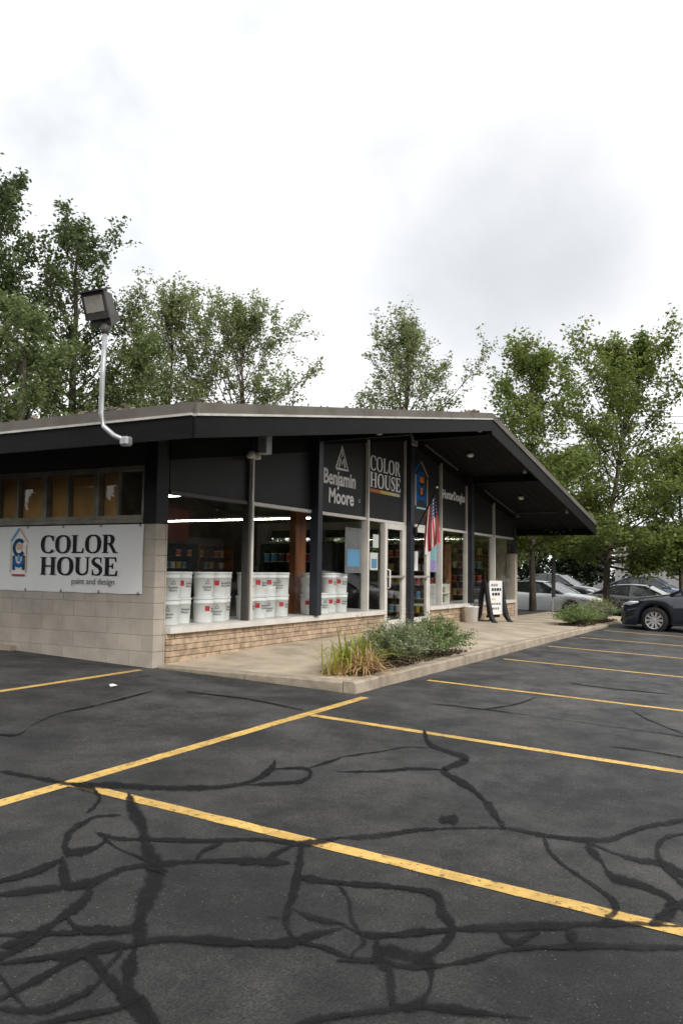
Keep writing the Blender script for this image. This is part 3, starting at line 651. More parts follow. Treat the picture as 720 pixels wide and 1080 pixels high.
# ledge stone base under the glass
def stone_base(x0, x1):
    p = MB().box(x0, x1, 0.0, 0.16, -0.5, SB-0.002).build('stone_base', 'ledge_mortar', shop)
    h = 0.0765
    for c in range(-1, 4):
        z0 = 0.002+c*h; x = x0-random.uniform(0, .2)
        while x < x1-0.02:
            L = random.choice((0.28, 0.42, 0.55, 0.70, 0.88)); a = max(x, x0)+0.004; b = min(x+L, x1)-0.004
            if b-a > 0.04: MB().cbox(a, b, -0.020-random.uniform(0, .014), 0.05, z0+0.003, z0+h-0.003, 0.006).build('stone', 'ledge_stone', p)
            x += L
    return p
stone_base(0.224, 6.70); stone_base(9.02, BW-0.03)
MB().box(0.224, 6.7, -0.055, 0.0, -0.3, pz(0, 0)+0.022).build('base_footing', 'concrete', shop)
for a, b in ((0.224, 6.72), (9.0, BW-0.22)):
    MB().cbox(a, b, -0.095, 0.10, SB, ST-0.012, 0.006).build('sill', 'frame_white', shop)
    MB().cbox(a+.002, b-.002, -0.085, 0.85, ST-0.011, ST, 0.003).build('window_ledge', 'frame_white', shop)
# right end pier
MB().cbox(BW-0.22, BW, -0.06, 0.2, -0.5, 1.72, 0.006).build('end_pier', 'block_paint', shop)
MB().cbox(BW-0.20, BW-0.02, -0.04, 0.18, 1.721, zr(BW-0.2, 4.14), 0.006).build('corner_post', 'navy_steel', shop)

# spandrel panels, transom bars, glass, mullions, posts
def panel_top(x, i=None): return zr(x, 4.15)-(0.33 if (x < 3.5 if i is None else i < 2) else 0.22)
panels = []
for i in range(8):
    a, b = BX[i], BX[i+1]; tp = [(a+.02, TR+0.055), (b-.02, TR+0.055)]
    prof = [(a+.02, TR+0.055), (b-.02, TR+0.055), (b-.02, panel_top(b, i)), (a+.02, panel_top(a, i))]
    panels.append(MB().prism(prof, 'y', 0.0, 0.03).build('spandrel_panel', 'spandrel_grey', shop))
    prof = [(a-.01, panel_top(a, i)+.002), (b+.01, panel_top(b, i)+.002), (b+.01, zr(b, 4.16)), (a-.01, zr(a, 4.16))]
    MB().prism(prof, 'y', -0.03-0.002*(i % 2), 0.05).build('frieze_beam', 'soffit_black', shop)
    MB().cbox(a+.02, b-.02, -0.025, 0.06, TR, TR+0.054, 0.004).build('transom_bar', 'frame_dark' if i == 0 else 'frame_white', shop)
def pane(x0, x1, z0, z1, y=0.012): return MB().box(x0, x1, y, y+0.008, z0, z1).build('glass_pane', 'shop_glass', shop)
for i in (0, 1, 2, 5, 6, 7): pane(BX[i]+.02, BX[i+1]-.02, ST+.001, TR-.001)
pane(5.945, 6.70, ST+.001, TR-.001); pane(9.02, 9.655, ST+.001, TR-.001)
for x in (2.06, 5.92, 9.68, 13.53):      # light mullions
    MB().cbox(x-0.022, x+0.028, -0.075, 0.07, ST+.001, TR-.002, 0.004).build('mullion', 'frame_white', shop)
    MB().cbox(x-0.020, x+0.026, -0.070, 0.0, TR+.001, panel_top(x)+0.06, 0.004).build('mullion', 'frame_white' if x < 6 else 'frame_tan', shop)
MB().cbox(1.985, 2.035, -0.05, 0.07, ST+.001, panel_top(2.0)+0.05, 0.004).build('mullion', 'frame_dark', shop)
for x, d in ((3.93, 0.075), (7.81, 0.09), (11.55, 0.085), ):
    MB().cbox(x-d, x+d, -0.16, 0.0 if x != 7.81 else -0.03, (pz(x, -.1)-0.02) if x == 7.81 else ST+0.002, zr(x, 4.16)-0.003, 0.008).build('steel_post', 'navy_steel', shop)
    if x > 5: MB().cbox(x-d-0.05, x-d-0.003, -0.045, 0.06, ST+.002 if x != 7.81 else 0.02, panel_top(x), 0.004).build('post_trim', 'frame_tan' if x > 5 else 'frame_dark', shop)
MB().cbox(7.66, 7.96, -0.20, -0.165, 3.82, 4.02, 0.01).build('post_bracket', 'steel_grey', shop)
# doors
def door(x0, x1, hinge):
    d = MB(); y0, y1 = -0.035, 0.03; z0, z1 = 0.02, TR-0.004
    d.cbox(x0, x0+0.085, y0, y1, z0, z1, 0.004).cbox(x1-0.085, x1, y0, y1, z0, z1, 0.004)
    d.box(x0+0.086, x1-0.086, y0+.002, y1-.002, z0, z0+0.16).box(x0+0.086, x1-0.086, y0+.002, y1-.002, z1-0.11, z1)
    o = d.build('door', 'frame_white', shop)
    MB().box(x0+0.087, x1-0.087, -0.004, 0.004, z0+0.161, z1-0.111).build('pane', 'shop_glass', o)
    MB().cbox(x0+0.06, x1-0.06, y0-0.06, y0-0.028, 1.03, 1.075, 0.008).cbox(x0+0.07, x0+0.10, y0-0.03, y0+.001, 1.03, 1.075, 0.004).cbox(x1-0.10, x1-0.07, y0-0.03, y0+.001, 1.03, 1.075, 0.004).build('push_bar', 'alu', o)
    h = x0+0.05
    MB().tube([(h, y0, 1.20), (h, y0-0.07, 1.18), (h, y0-0.07, 0.84), (h, y0, 0.82)], 0.017, 8).build('handle', 'white_plastic', o, True)
    return o
door(6.765, 7.655, 0); dr = door(7.915, 8.955, 1)
for x in (6.702, 7.658, 8.958): MB().cbox(x, x+0.060 if x != 7.658 else x+0.055, -0.05, 0.06, 0.0, TR-0.003, 0.004).build('door_jamb', 'frame_white', shop)
MB().cbox(6.70, 9.02, -0.06, 0.08, -0.3, 0.016, 0.003).build('threshold', 'alu', shop)
# notices behind the glass
MB().box(6.30, 6.55, 0.024, 0.027, 1.62, 1.88).box(6.18, 6.52, 0.024, 0.027, 1.18, 1.52).build('notice', 'white_sign', shop)
MB().box(6.24, 6.48, 0.0225, 0.0235, 1.22, 1.40).build('notice_print', 'ink_lightblue', shop)
po = MB().box(9.06, 9.60, 0.024, 0.028, 1.16, 1.88).build('poster', 'ink_cyan', shop)
MB().box(9.08, 9.58, 0.0215, 0.0232, 1.18, 1.42).build('poster_band', 'ink_violet', po)
MB().box(8.12, 8.42, -0.012, -0.0085, 1.18, 1.60).box(8.06, 8.18, -0.012, -0.0085, 1.62, 1.80).build('notice', 'white_sign', shop)
MB().box(5.16, 5.82, 0.024, 0.030, 1.12, 1.96).build('poster', 'ink_grey', shop)
MB().box(5.24, 5.74, 0.0205, 0.0232, 1.24, 1.56).build('poster_band', 'ink_lightblue', shop)

# lettering on the panels (front faces at y = 0)
def on_front(u0, v0, y=-0.001): return lambda u, v, w: (u0+u, y-w, v0+v)
def ink_build(ink, name, m, parent, fn): return MB().add([fn(*p) for p in ink.mb.V], ink.mb.F).build(name, m, parent)
V, F = font_text('Benjamin', 0.37, 0.009, 0.90); place(V, F, 'lettering', 'lettering_white', panels[2], on_front(4.28, 2.70))
V, F = font_text('Moore', 0.37, 0.009, 0.94); place(V, F, 'lettering', 'lettering_white', panels[2], on_front(4.47, 2.37))
e = Ink(); e.ribbon([(0.03, 0.03), (0.26, 0.45), (0.49, 0.03), (0.03, 0.03)], 0.055)
e.ribbon([(0.15, 0.07), (0.205, 0.23), (0.26, 0.12), (0.315, 0.23), (0.37, 0.07)], 0.05); e.ribbon([(0.26, 0.40), (0.26, 0.26)], 0.04)
ink_build(e, 'emblem', 'lettering_white', panels[2], on_front(4.70, 2.97))
e = Ink(); e.ribbon(arc(0, 0, 0.03, 0.03, 0, 360, 14), 0.008); ink_build(e, 'emblem', 'lettering_white', panels[2], on_front(5.66, 2.48))
for word, z in (('COLOR', 3.13), ('HOUSE', 2.80)):
    ink, w = serif(word, 0.29, 1.0, 0.07); k = 1.40/w
    V = [(u*k, v, d) for u, v, d in ink.mb.V]; place(V, ink.mb.F, 'lettering', 'lettering_white', panels[3], on_front(6.10, z))
for k, m in enumerate(('ink_orange', 'ink_yellow', 'ink_cream')): MB().box(6.10+k*0.46, 6.558+k*0.46, -0.004, -0.001, 2.70, 2.765).build('colour_bar', m, panels[3])
def house_logo(fn, s, parent, dark):
    """the house emblem: gabled outline, a C over an upturned U with legs, a base line"""
    def L(name, m, P, w):
        i = Ink(); i.k = L.k; L.k += 3; i.ribbon([(u*s, v*s) for u, v in P], w*s); ink_build(i, name, m, parent, fn)
    L.k = 0
    L('emblem_roof', 'ink_blue' if dark else 'ink_lightblue', [(-0.02, 0.98), (0.30, 1.34)], 0.09 if dark else 0.055)
    L('emblem_roof', 'ink_peach', [(0.31, 1.34), (0.66, 0.95)], 0.035)
    L('emblem_wall', 'ink_orange' if dark else 'ink_cream', [(0.0, 0.10), (0.0, 0.95)], 0.05)
    if dark: L('emblem_wall', 'ink_cyan', [(0.055, 0.10), (0.055, 0.95)], 0.035)
    L('emblem_wall', 'ink_peach', [(0.62, 0.10), (0.62, 0.88)], 0.03)
    L('emblem_c', 'ink_blue' if dark else 'ink_navy', arc(0.32, 0.80, 0.20, 0.21, 45, 325), 0.10)
    L('emblem_dot', 'ink_orange' if dark else 'ink_peach', [(0.24, 0.83), (0.44, 0.83)], 0.16)
    L('emblem_u', 'ink_blue' if dark else 'ink_navy', [(0.13, 0.18), (0.13, 0.58)], 0.09)
    L('emblem_u', 'ink_blue' if dark else 'ink_navy', [(0.52, 0.18), (0.52, 0.58)], 0.09)
    L('emblem_u', 'ink_blue', arc(0.325, 0.50, 0.195, 0.20, 180, 360, 12), 0.10)
    L('emblem_u', 'ink_orange' if dark else 'ink_lightblue', [(0.325, 0.60), (0.325, 0.42)], 0.10)
    L('emblem_base', 'ink_red' if not dark else 'ink_cyan', [(0.08, 0.04), (0.58, 0.04)], 0.05)
house_logo(lambda u, v, w: (8.25+u*1.42, -0.001-w, 2.52+v), 0.80, panels[4], True)
V, F = font_text('HunterDouglas', 0.28, 0.010, 0.86); w = max(p[0] for p in V); place([(u*1.50/w, v, d) for u, v, d in V], F, 'lettering', 'lettering_white', panels[5], on_front(9.87, 2.90))

# roof
roof = MB().prism([(OV_X0, zr(OV_X0, 4.18)), (PK, 4.18), (OV_X1, zr(OV_X1, 4.18)), (OV_X1, zr(OV_X1, 4.36)), (PK, 4.36), (OV_X0, zr(OV_X0, 4.36))], 'y', OV_Y0, OV_Y1).build('roof', 'roofing', shop)
for s in (0, 1):                        # fascia, drip edge, edge cap along both rakes
    a, b = ((OV_X0-0.03, PK-.001), (PK+.001, OV_X1+0.03))[s]
    def band(z0, z1, y0, y1, name, m): return MB().prism([(a, zr(a, z0)), (b, zr(b, z0)), (b, zr(b, z1)), (a, zr(a, z1))], 'y', y0, y1).build(name, m, roof)
    band((4.02, 3.96)[s], 4.246, OV_Y0-0.035, OV_Y0-0.001, 'fascia', 'fascia_black')
    band(4.247, 4.272, OV_Y0-0.060, OV_Y0-0.001, 'drip_edge', ('drip_white', 'edge_metal')[s])
    band(4.273, 4.385, OV_Y0-0.048, OV_Y0+0.12, 'edge_cap', 'edge_metal')
    nb = 9
    for k in range(nb):                 # soffit boards
        y0 = OV_Y0+0.003+k*(1.80/nb); a2, b2 = ((OV_X0+0.005, PK-.004), (PK+.004, OV_X1-0.005))[s]
        dz = random.uniform(0, 0.004)
        MB().prism([(a2, zr(a2, 4.150-dz)), (b2, zr(b2, 4.150-dz)), (b2, zr(b2, 4.179)), (a2, zr(a2, 4.179))], 'y', y0, y0+1.80/nb-0.012).build('soffit_board', 'soffit_black', roof)
for s, xe in ((-1, OV_X0), (1, OV_X1)):
    zz = zr(xe, 0); x0, x1 = (xe-0.035, xe-0.001) if s < 0 else (xe+0.001, xe+0.035)
    MB().box(x0, x1, OV_Y0+.002, OV_Y1, zz+(4.02 if s < 0 else 3.96), zz+4.246).build('fascia', 'fascia_black', roof)
    MB().box(min(x0, x1-0.06*(s < 0)) if s < 0 else x0, x1 if s < 0 else x1+0.025, OV_Y0+.002, OV_Y1, zz+4.247, zz+4.272).build('drip_edge', 'drip_white', roof)
    MB().box(x0-0.013*(s < 0), x1+0.013*(s > 0), OV_Y0+.002, OV_Y1, zz+4.273, zz+4.385).build('edge_cap', 'edge_metal', roof)
    # eave soffit along the side
    for k in range(4):
        a = (xe+0.002+k*0.385) if s < 0 else (xe-0.002-(k+1)*0.385)
        MB().prism([(a, zr(a, 4.150)), (a+0.375, zr(a+0.375, 4.150)), (a+0.375, zr(a+0.375, 4.179)), (a, zr(a, 4.179))], 'y', -0.04, OV_Y1-0.01).build('soffit_board', 'soffit_black', roof)
MB().cbox(PK-0.07, PK+0.07, OV_Y0+0.03, -0.17, 3.93, 4.14, 0.006).build('ridge_beam', 'soffit_black', roof)
for x in (3.95, 11.55):
    MB().cbox(x-0.05, x+0.05, OV_Y0+0.03, -0.17, zr(x, 4.145)-0.16, zr(x, 4.145)-0.012, 0.006).build('outrigger_beam', 'soffit_black', roof)
for a, b in ((8.65, 10.71), (12.67, 15.3)):
    MB().tube([(a, -0.06, zr(a, 4.15)-0.03), (b, -0.06, zr(b, 4.15)-0.03)], 0.028, 6).build('conduit', 'frame_dark', shop)
MB().tube([(15.3, -0.06, zr(15.3, 4.12)), (15.35, -1.3, zr(15.35, 4.12))], 0.022, 6).build('conduit', 'frame_dark', shop)
def soffit_lamp(x, y, r, drop=0.0):
    z = zr(x, 4.147)-drop
    o = MB().lathe([(r*0.5, 0), (r, -0.02), (r*1.05, -0.05), (r*0.8, -0.09), (r*0.3, -0.10)], 14, 'z', (x, y, z)).build('soffit_lamp', 'white_plastic', shop, True)
for x, y in ((9.55, -0.80), (13.5, -0.80), (6.1, -0.75)): soffit_lamp(x, y, 0.075)
for x in (7.72, 10.9, 15.0, 3.1): 
    o = MB().lathe([(0.03, 0.0), (0.035, -0.05), (0.05, -0.13), (0.02, -0.14)], 12, 'z', (x, -1.66, zr(x, 4.147))).build('soffit_lamp', 'steel_grey', shop, True)
# twin security heads over the first mullion, loudspeaker box
sl = MB().tube([(1.95, -0.02, 2.86), (1.95, -0.12, 2.88)], 0.03, 8).build('security_light', 'white_plastic', shop)
for dx in (-0.075, 0.085): MB().lathe([(0.03, 0.05), (0.055, 0.02), (0.062, -0.05), (0.045, -0.06)], 12, 'z', (1.95+dx, -0.14, 2.87)).build('lamp_head', 'white_plastic', sl, True)
MB().cbox(1.04, 1.19, -0.97, -0.83, zr(1.1, 4.15)-0.33, zr(1.1, 4.15)-0.002, 0.012).build('speaker_box', 'steel_grey', shop)
MB().cbox(1.5, 1.75, -0.95, -0.85, zr(1.6, 4.15)-0.05, zr(1.6, 4.15)-0.002, 0.008).build('soffit_lamp', 'steel_grey', shop)
# lit fluorescent tubes
for x, y0, y1 in ((5.6, 2.9, 5.0), ):
    f = MB().cbox(x-0.09, x+0.09, y0, y1, 2.74, 2.80, 0.006).build('tube_light', 'white_plastic', shop)
    MB().tube([(x, y0+0.03, 2.715), (x, y1-0.03, 2.715)], 0.02, 8).build('tube', 'tube_glow', f)
    for yy in (y0+0.3, y1-0.3): MB().tube([(x, yy, 2.80), (x, yy, zr(x, 3.98))], 0.006, 5).build('hanger', 'steel_grey', f)
f = MB().cbox(9.15, 9.25, 2.9, 8.2, 2.455, 2.50, 0.006).build('tube_light', 'white_plastic', shop); MB().tube([(9.2, 2.93, 2.435), (9.2, 8.17, 2.435)], 0.015, 8).build('tube', 'tube_glow', f)
for yy in (3.3, 7.8): MB().tube([(9.2, yy, 2.50), (9.2, yy, zr(9.2, 3.98))], 0.006, 5).build('hanger', 'steel_grey', f)
MB().box(4.20, 4.56, 0.50, 0.62, ST, 2.40).build('wood_column', 'wood_post', shop)

# fallen leaves and moss caught on the roof edge
n = 520; P = []
for c, w, k in (((-1.55, -0.55), 0.22, 70), ((-1.5, 1.0), 0.6, 25), ((-1.3, -1.82), 0.25, 18), ((7.0, -1.80), 0.22, 55), ((8.2, -1.75), 0.12, 30), ((3, -1.8), 1.8, 16)):
    for i in range(k):
        x = c[0]+random.gauss(0, w) if c[1] < -1.2 else c[0]+abs(random.gauss(0, .08)); y = c[1]+(abs(random.gauss(0, .05)) if c[1] < -1.2 else random.gauss(0, w))
        y = max(y, OV_Y0-0.03); x = max(x, OV_X0-0.02); P.append((x, y, zr(x, 4.385)+0.012+abs(random.gauss(0, .02))))
P = np.array(P)
def leaf_quads(P, size, up=0.3, asp=0.55, fold=0.15, jitter=0.35):
    n = len(P); d = rng.normal(size=(n, 3)); d[:, 2] *= 0.6; d /= np.linalg.norm(d, axis=1)[:, None]
    nr = rng.normal(size=(n, 3)); nr[:, 2] = np.abs(nr[:, 2])+up; s = np.cross(d, nr); s /= np.linalg.norm(s, axis=1)[:, None]+1e-9
    L = (size*(1+rng.uniform(-jitter, jitter, n)))[:, None]; nn = np.cross(s, d)
    V = np.stack([P-d*L*.5, P+s*L*asp*.5+nn*L*fold*.5-d*L*.05, P+d*L*.5, P-s*L*asp*.5+nn*L*fold*.5-d*L*.05], 1).reshape(-1, 3)
    F = np.arange(4*n).reshape(-1, 4); return V, F
V, F = leaf_quads(P, 0.075)
tag(fast_mesh('leaf_litter', V, F, 'seed_tan'), 'dry fallen leaves caught along the roof edge', 'leaves', kind='stuff')

# ------------------------------------------------------------------ banner on the side wall
ban = thing('banner', (-0.02, 1.8, 0.83), 'white vinyl banner with dark serif lettering and a house emblem on block wall', 'banner')
yb0, yb1, zb0, zb1 = 0.20, 3.42, 0.825, 1.728
nv, nw = 24, 6; V = []; 
for j in range(nw+1):
    for i in range(nv+1):
        u, v = i/nv, j/nw; V.append((-0.014-0.010*math.sin(v*math.pi)*(1+.6*math.sin(u*9))-0.006*math.sin(u*31+v*5)*abs(v-.5), yb0+(yb1-yb0)*u, zb0+(zb1-zb0)*v-0.008*(1-v)*math.sin(u*math.pi*5)**2))
k = len(V); V += [(-0.005, y, z) for _, y, z in V]
F = [(j*(nv+1)+i, j*(nv+1)+i+1, (j+1)*(nv+1)+i+1, (j+1)*(nv+1)+i) for j in range(nw) for i in range(nv)]; F += [tuple(k+q for q in reversed(f)) for f in F]
MB().add(V, F).build('sheet', 'banner_vinyl', ban, True)
def on_side(y0, z0, x=-0.031): return lambda u, v, w: (x-w, y0-u, z0+v)
for word, z in (('COLOR', 1.352), ('HOUSE', 1.052)):
    ink, w = serif(word, 0.245, 1.0, 0.06); kk = 1.44/w; place([(u*kk, v, d) for u, v, d in ink.mb.V], ink.mb.F, 'lettering', 'ink_black', ban, on_side(2.06, z))
V, F = font_text('paint and design', 0.115, 0.0, 0.9); w = max(p[0] for p in V); place([(u*0.78/w, v, d) for u, v, d in V], F, 'lettering', 'ink_grey', ban, on_side(1.45, 0.935))
house_logo(on_side(2.66, 1.02), 0.51, ban, False)
for yy in (0.26, 0.95, 1.65, 2.35, 3.05):
    for z, in ((zb0+0.02,), (zb1-0.015,)):
        MB().lathe([(0.004, -0.012), (0.014, -0.010), (0.016, 0.004)], 10, 'x', (-0.02, yy, z)).build('eyelet', 'steel_grey', ban)
        MB().tube([(-0.026, yy, z), (-0.02, yy, z+(0.03 if z > 1.3 else -0.03))], 0.006, 6).build('tie', 'ink_black', ban)

# ------------------------------------------------------------------ flood light on a bent conduit
fl = thing('flood_light', (-1.62, -0.93, 2.50), 'flood light on a bent grey conduit pole at the eave', 'flood light')
MB().tube([(-1.62, -0.99, 2.50), (-1.66, -0.97, 2.515), (-1.72, -0.88, 2.56), (-1.76, -0.77, 2.66), (-1.77, -0.735, 2.80), (-1.77, -0.74, 3.2), (-1.77, -0.755, 3.66)], 0.028, 12).build('pole', 'steel_grey', fl, True)
MB().cbox(-1.70, -1.60, -1.05, -0.93, 2.45, 2.55, 0.02).build('junction_box', 'steel_grey', fl)
MB().lathe([(0.03, 0), (0.042, 0.01), (0.042, 0.09), (0.03, 0.10)], 12, 'z', (-1.77, -0.755, 3.66)).build('collar', 'lamp_dark', fl, True)
# head faces down towards the lot
hc = np.array([-1.80, -0.66, 3.98]); hf = np.array([-0.93, 0.02, -0.34]); hf /= np.linalg.norm(hf); hr = np.cross(hf, [0, 0, 1.0]); hr /= np.linalg.norm(hr); hu = np.cross(hr, hf); hr, hu = hr*math.cos(-0.02)-hu*math.sin(-0.02), hr*math.sin(-0.02)+hu*math.cos(-0.02)
def head(P): return [tuple(hc+0.86*(hr*a+hu*b+hf*c)) for a, b, c in P]
def hbox(a0, a1, b0, b1, c0, c1, tp=1.0):
    return head([(a0*tp, b0*tp, c0), (a1*tp, b0*tp, c0), (a1*tp, b1*tp, c0), (a0*tp, b1*tp, c0), (a0, b0, c1), (a1, b0, c1), (a1, b1, c1), (a0, b1, c1)])
BF = [(0,3,2,1),(4,5,6,7),(0,1,5,4),(1,2,6,5),(2,3,7,6),(3,0,4,7)]
MB().add(hbox(-0.17, 0.17, -0.27, -0.12, -0.20, 0.0, 0.8), BF).add(hbox(-0.19, 0.19, -0.16, 0.16, -0.15, 0.02, 0.72), BF).add(hbox(-0.20, 0.20, -0.17, 0.17, 0.021, 0.05), BF).build('housing', 'lamp_dark', fl)
MB().add(hbox(-0.15, 0.15, -0.08, 0.12, 0.051, 0.056), BF).build('lens', 'lamp_lens', fl)
MB().add(hbox(-0.21, 0.21, 0.171, 0.19, -0.08, 0.10), BF).build('visor', 'lamp_dark', fl)
MB().tube([(-1.77, -0.755, 3.75), tuple(hc-hu*0.15-hf*0.06), tuple(hc-hf*0.08)], 0.028, 8).build('knuckle', 'lamp_dark', fl)

# ------------------------------------------------------------------ flag
P0, P1 = np.array([7.92, -0.17, 2.02]), np.array([7.90, -0.66, 2.90])
fg = thing('flag', tuple(P0), 'red, white and blue striped flag hanging from the post between the doors', 'flag')
MB().tube([P0, P1], 0.014, 8).build('pole', 'black_paint', fg); MB().lathe([(0.005, 0), (0.022, 0.015), (0.022, 0.035), (0.0, 0.05)], 10, 'z', tuple(P1)).build('finial', 'ink_yellow', fg)
MB().cbox(7.85, 7.95, -0.21, -0.161, 1.93, 2.10, 0.01).build('bracket', 'black_paint', fg)
nu, nv = 40, 28; V = []; UV = []
for j in range(nv+1):
    v = j/nv; base = P0+(P1-P0)*(0.50+0.46*v)
    for i in range(nu+1):
        u = i/nu; g = u**0.6
        x = base[0]+(v-0.5)*0.42*g+0.075*math.sin(v*17+u*1.5)*(0.25+g)+0.02*math.sin(u*6+v*4); y = base[1]*(1-0.15*g)+(-0.60)*0.15*g+0.03*math.cos(v*14+u*2)*g
        V.append((x, y, base[2]-0.05-u*0.93-0.10*g*v)); UV.append((u, v))
F = [(j*(nu+1)+i, j*(nu+1)+i+1, (j+1)*(nu+1)+i+1, (j+1)*(nu+1)+i) for j in range(nv) for i in range(nu)]
me = bpy.data.meshes.new('cloth'); me.from_pydata([tuple(np.array(p)-P0) for p in V], [], F); uvl = me.uv_layers.new(name='UVMap')
for lp in me.loops: uvl.data[lp.index].uv = UV[lp.vertex_index]
link('cloth', me, 'flag_cloth', fg, True)

# ------------------------------------------------------------------ paint buckets in the window
def label_marks(kind):
    """bucket print wrapped on the wall of the pail"""
    mb = {'mark': MB(), 'text': MB()}
    def wrap(u, v, w): a = -math.pi/2+u/0.143; r = 0.1455+w; return (r*math.cos(a), r*math.sin(a), v)
    if kind == 0:
        i = Ink(); i.ribbon([(-0.03, 0.19), (0, 0.245), (0.03, 0.19), (-0.03, 0.19)], 0.010)
        mb['mark'].add([wrap(*p) for p in i.mb.V], i.mb.F)
    else:
        i = Ink(); i.poly([(-0.038, 0.235), (0.030, 0.235), (0.030, 0.165), (-0.038, 0.165)]); mb['mark'].add([wrap(*p) for p in i.mb.V], i.mb.F)
    for s, z, q in (('Benjamin', 0.135, 0), ('Moore', 0.095, 0)):
        V, F = font_text(s, 0.040, 0.0008); w = max(p[0] for p in V); du = -w/2 if kind == 0 else 0.06
        mb['text'].add([wrap(u+du, v+z+(0.0 if kind == 0 else 0.05), d*0.3) for u, v, d in V], F)
    return mb
def make_bucket(kind):
    t = thing('paint_bucket', (0, 0, 0), 'x', 'bucket', 'paint buckets stacked in the windows')
    MB().lathe([(0.128, 0.0), (0.131, 0.01), (0.143, 0.27), (0.149, 0.272), (0.149, 0.285), (0.144, 0.287), (0.145, 0.325), (0.138, 0.325)], 28).build('pail', 'white_plastic', t, True, True)
    MB().lathe([(0.0, 0.351), (0.118, 0.351), (0.122, 0.357), (0.150, 0.357), (0.153, 0.350), (0.153, 0.328), (0.147, 0.326)], 28).build('lid', 'white_plastic', t, True, True)
    P = [(0.150*math.cos(a), 0.150*math.sin(a), 0.27-0.09*math.sin((a-R_(60))/R_(60+60)*math.pi) if True else 0) for a in np.linspace(R_(60), R_(180), 12)]
    MB().tube(P, 0.003, 5).build('handle', 'steel_grey', t, False, True)
    m = label_marks(kind)
    m['mark'].build('label_mark', 'ink_grey' if kind == 0 else 'ink_red', t, False, True); m['text'].build('lettering', 'ink_grey', t, False, True)
    return t
bk = [make_bucket(0), make_bucket(1)]; used = [False, False]
ordn = ['first', 'second', 'third', 'fourth', 'fifth', 'sixth', 'seventh']
wins = {0: ('corner window by the block pier', [(0.58, .24), (0.93, .33), (1.29, .22), (1.64, .25), (1.94, .40)]), 1: ('second window, left of navy post', [(2.34, .22), (2.68, .24), (3.04, .30), (3.36, .26), (3.68, .46)]), 2: ('third window, right of navy post', [(4.26, .26), (4.66, .24), (5.02, .28), (5.36, .24)])}
kinds = {0: (0, 1, 0, 1, 1), 1: (0, 1, 1, 0, 1), 2: (0, 1, 1, 1)}
for wnum, (wname, spots) in wins.items():
    for i, (x, y) in enumerate(spots):
        for lay in (0, 1):
            if wnum == 2 and lay == 1 and i == 1: continue
            kd = kinds[wnum][i] if lay else (1 if (i+wnum) % 3 else 0)
            o = bk[kd] if not used[kd] else copy_tree(bk[kd]); used[kd] = True
            o.location = (x+random.uniform(-.012, .012), y+random.uniform(-.01, .01), ST+0.001+lay*0.3585); o.rotation_euler.z = R_(-42+random.uniform(-30, 22))
            tag(o, 'white paint bucket, %s layer, %s in the %s' % (('bottom', 'top')[lay], ordn[i], wname))

# ------------------------------------------------------------------ inside the shop: shelves, cans, racks
def shelf_unit(x, y, w, h, label, wood=False, rz=R_(-90)):
    m = 'shelf_wood' if wood else 'shelf_grey'
    t = thing('shelf_unit', (x, y, 0), label, 'shelf', 'shelf units inside the shop', rz)
    MB().box(x-w/2, x-w/2+0.03, y, y+0.42, 0, h).build('side_panel', m, t); MB().box(x+w/2-0.03, x+w/2, y, y+0.42, 0, h).build('side_panel', m, t)
    MB().box(x-w/2+.031, x+w/2-.031, y+0.39, y+0.419, 0, h-.002).build('back_panel', m, t); n = int(h/0.38)
    tops = []
    for k in range(n+1):
        z = 0.08+k*(h-0.11)/n; MB().box(x-w/2+.031, x+w/2-.031, y+.002, y+0.389, z, z+0.025).build('shelf', m, t); tops.append(z+0.026)
    return tops[:-1]
can0 = thing('paint_can', (0, 0, 0), 'small coloured can standing on a shelf inside the shop', 'can', 'cans on the shelves inside the shop')
MB().lathe([(0.075, 0), (0.078, 0.004), (0.076, 0.01), (0.076, 0.175), (0.079, 0.182), (0.070, 0.184), (0.066, 0.178), (0.0, 0.178)], 16).build('tin', 'can_4', can0, True, True)
lab = MB().lathe([(0.0775, 0.02), (0.0775, 0.165)], 16); lab.F = lab.F[:16]
cans = [can0]
labs = []
for i in range(7):
    b = MB(); b.V = list(lab.V); b.F = list(lab.F); me = b.build('tmp', 'can_%d' % i); labs.append(me.data); bpy.data.objects.remove(me)
lo = bpy.data.objects.new('label_band', labs[0]); col.objects.link(lo); lo.parent = can0
first = [True]
def put_can(x, y, z, k, where):
    o = can0 if first[0] else copy_tree(can0); first[0] = False; o.location = (x, y, z); o['label'] = ('red', 'yellow', 'blue', 'green', 'grey', 'orange', 'black')[k]+' can on '+where
    for ch in o.children:
        if ch.name.startswith('label_band'): ch.data = labs[k]
for (x, y, w, h, wood, lb) in ((6.9, 2.3, 1.6, 1.75, False, 'grey shelf unit of cans behind the lettered window'), (9.7, 3.9, 1.8, 1.9, False, 'grey shelf unit of cans deep behind the glass doors'),
                               (11.7, 1.5, 1.7, 1.9, True, 'brown wooden shelf unit behind the window right of the doors'), (14.95, 1.75, 2.4, 2.08, True, 'brown wooden shelf unit behind the sandwich board'), (13.2, 5.6, 2.0, 2.0, False, 'tall grey shelf unit by the rear of the shop')):
    tops = shelf_unit(x, y, w, h, lb, wood)
    for zi, z in enumerate(tops):
        n = int((w-0.15)/0.19)
        for i in range(n):
            dx, dy = -w/2+0.14+i*0.19, 0.12+random.uniform(-.02, .02)
            if random.random() < 0.9: put_can(x+dy, y-dx, z, random.choice((0, 1, 1, 2, 3, 4, 4, 4, 5, 6)), ordn[zi]+' tier, '+lb.replace('grey shelf unit of cans', 'shelf').replace('tall grey shelf unit', 'shelf').replace('brown wooden shelf unit', 'shelf'))
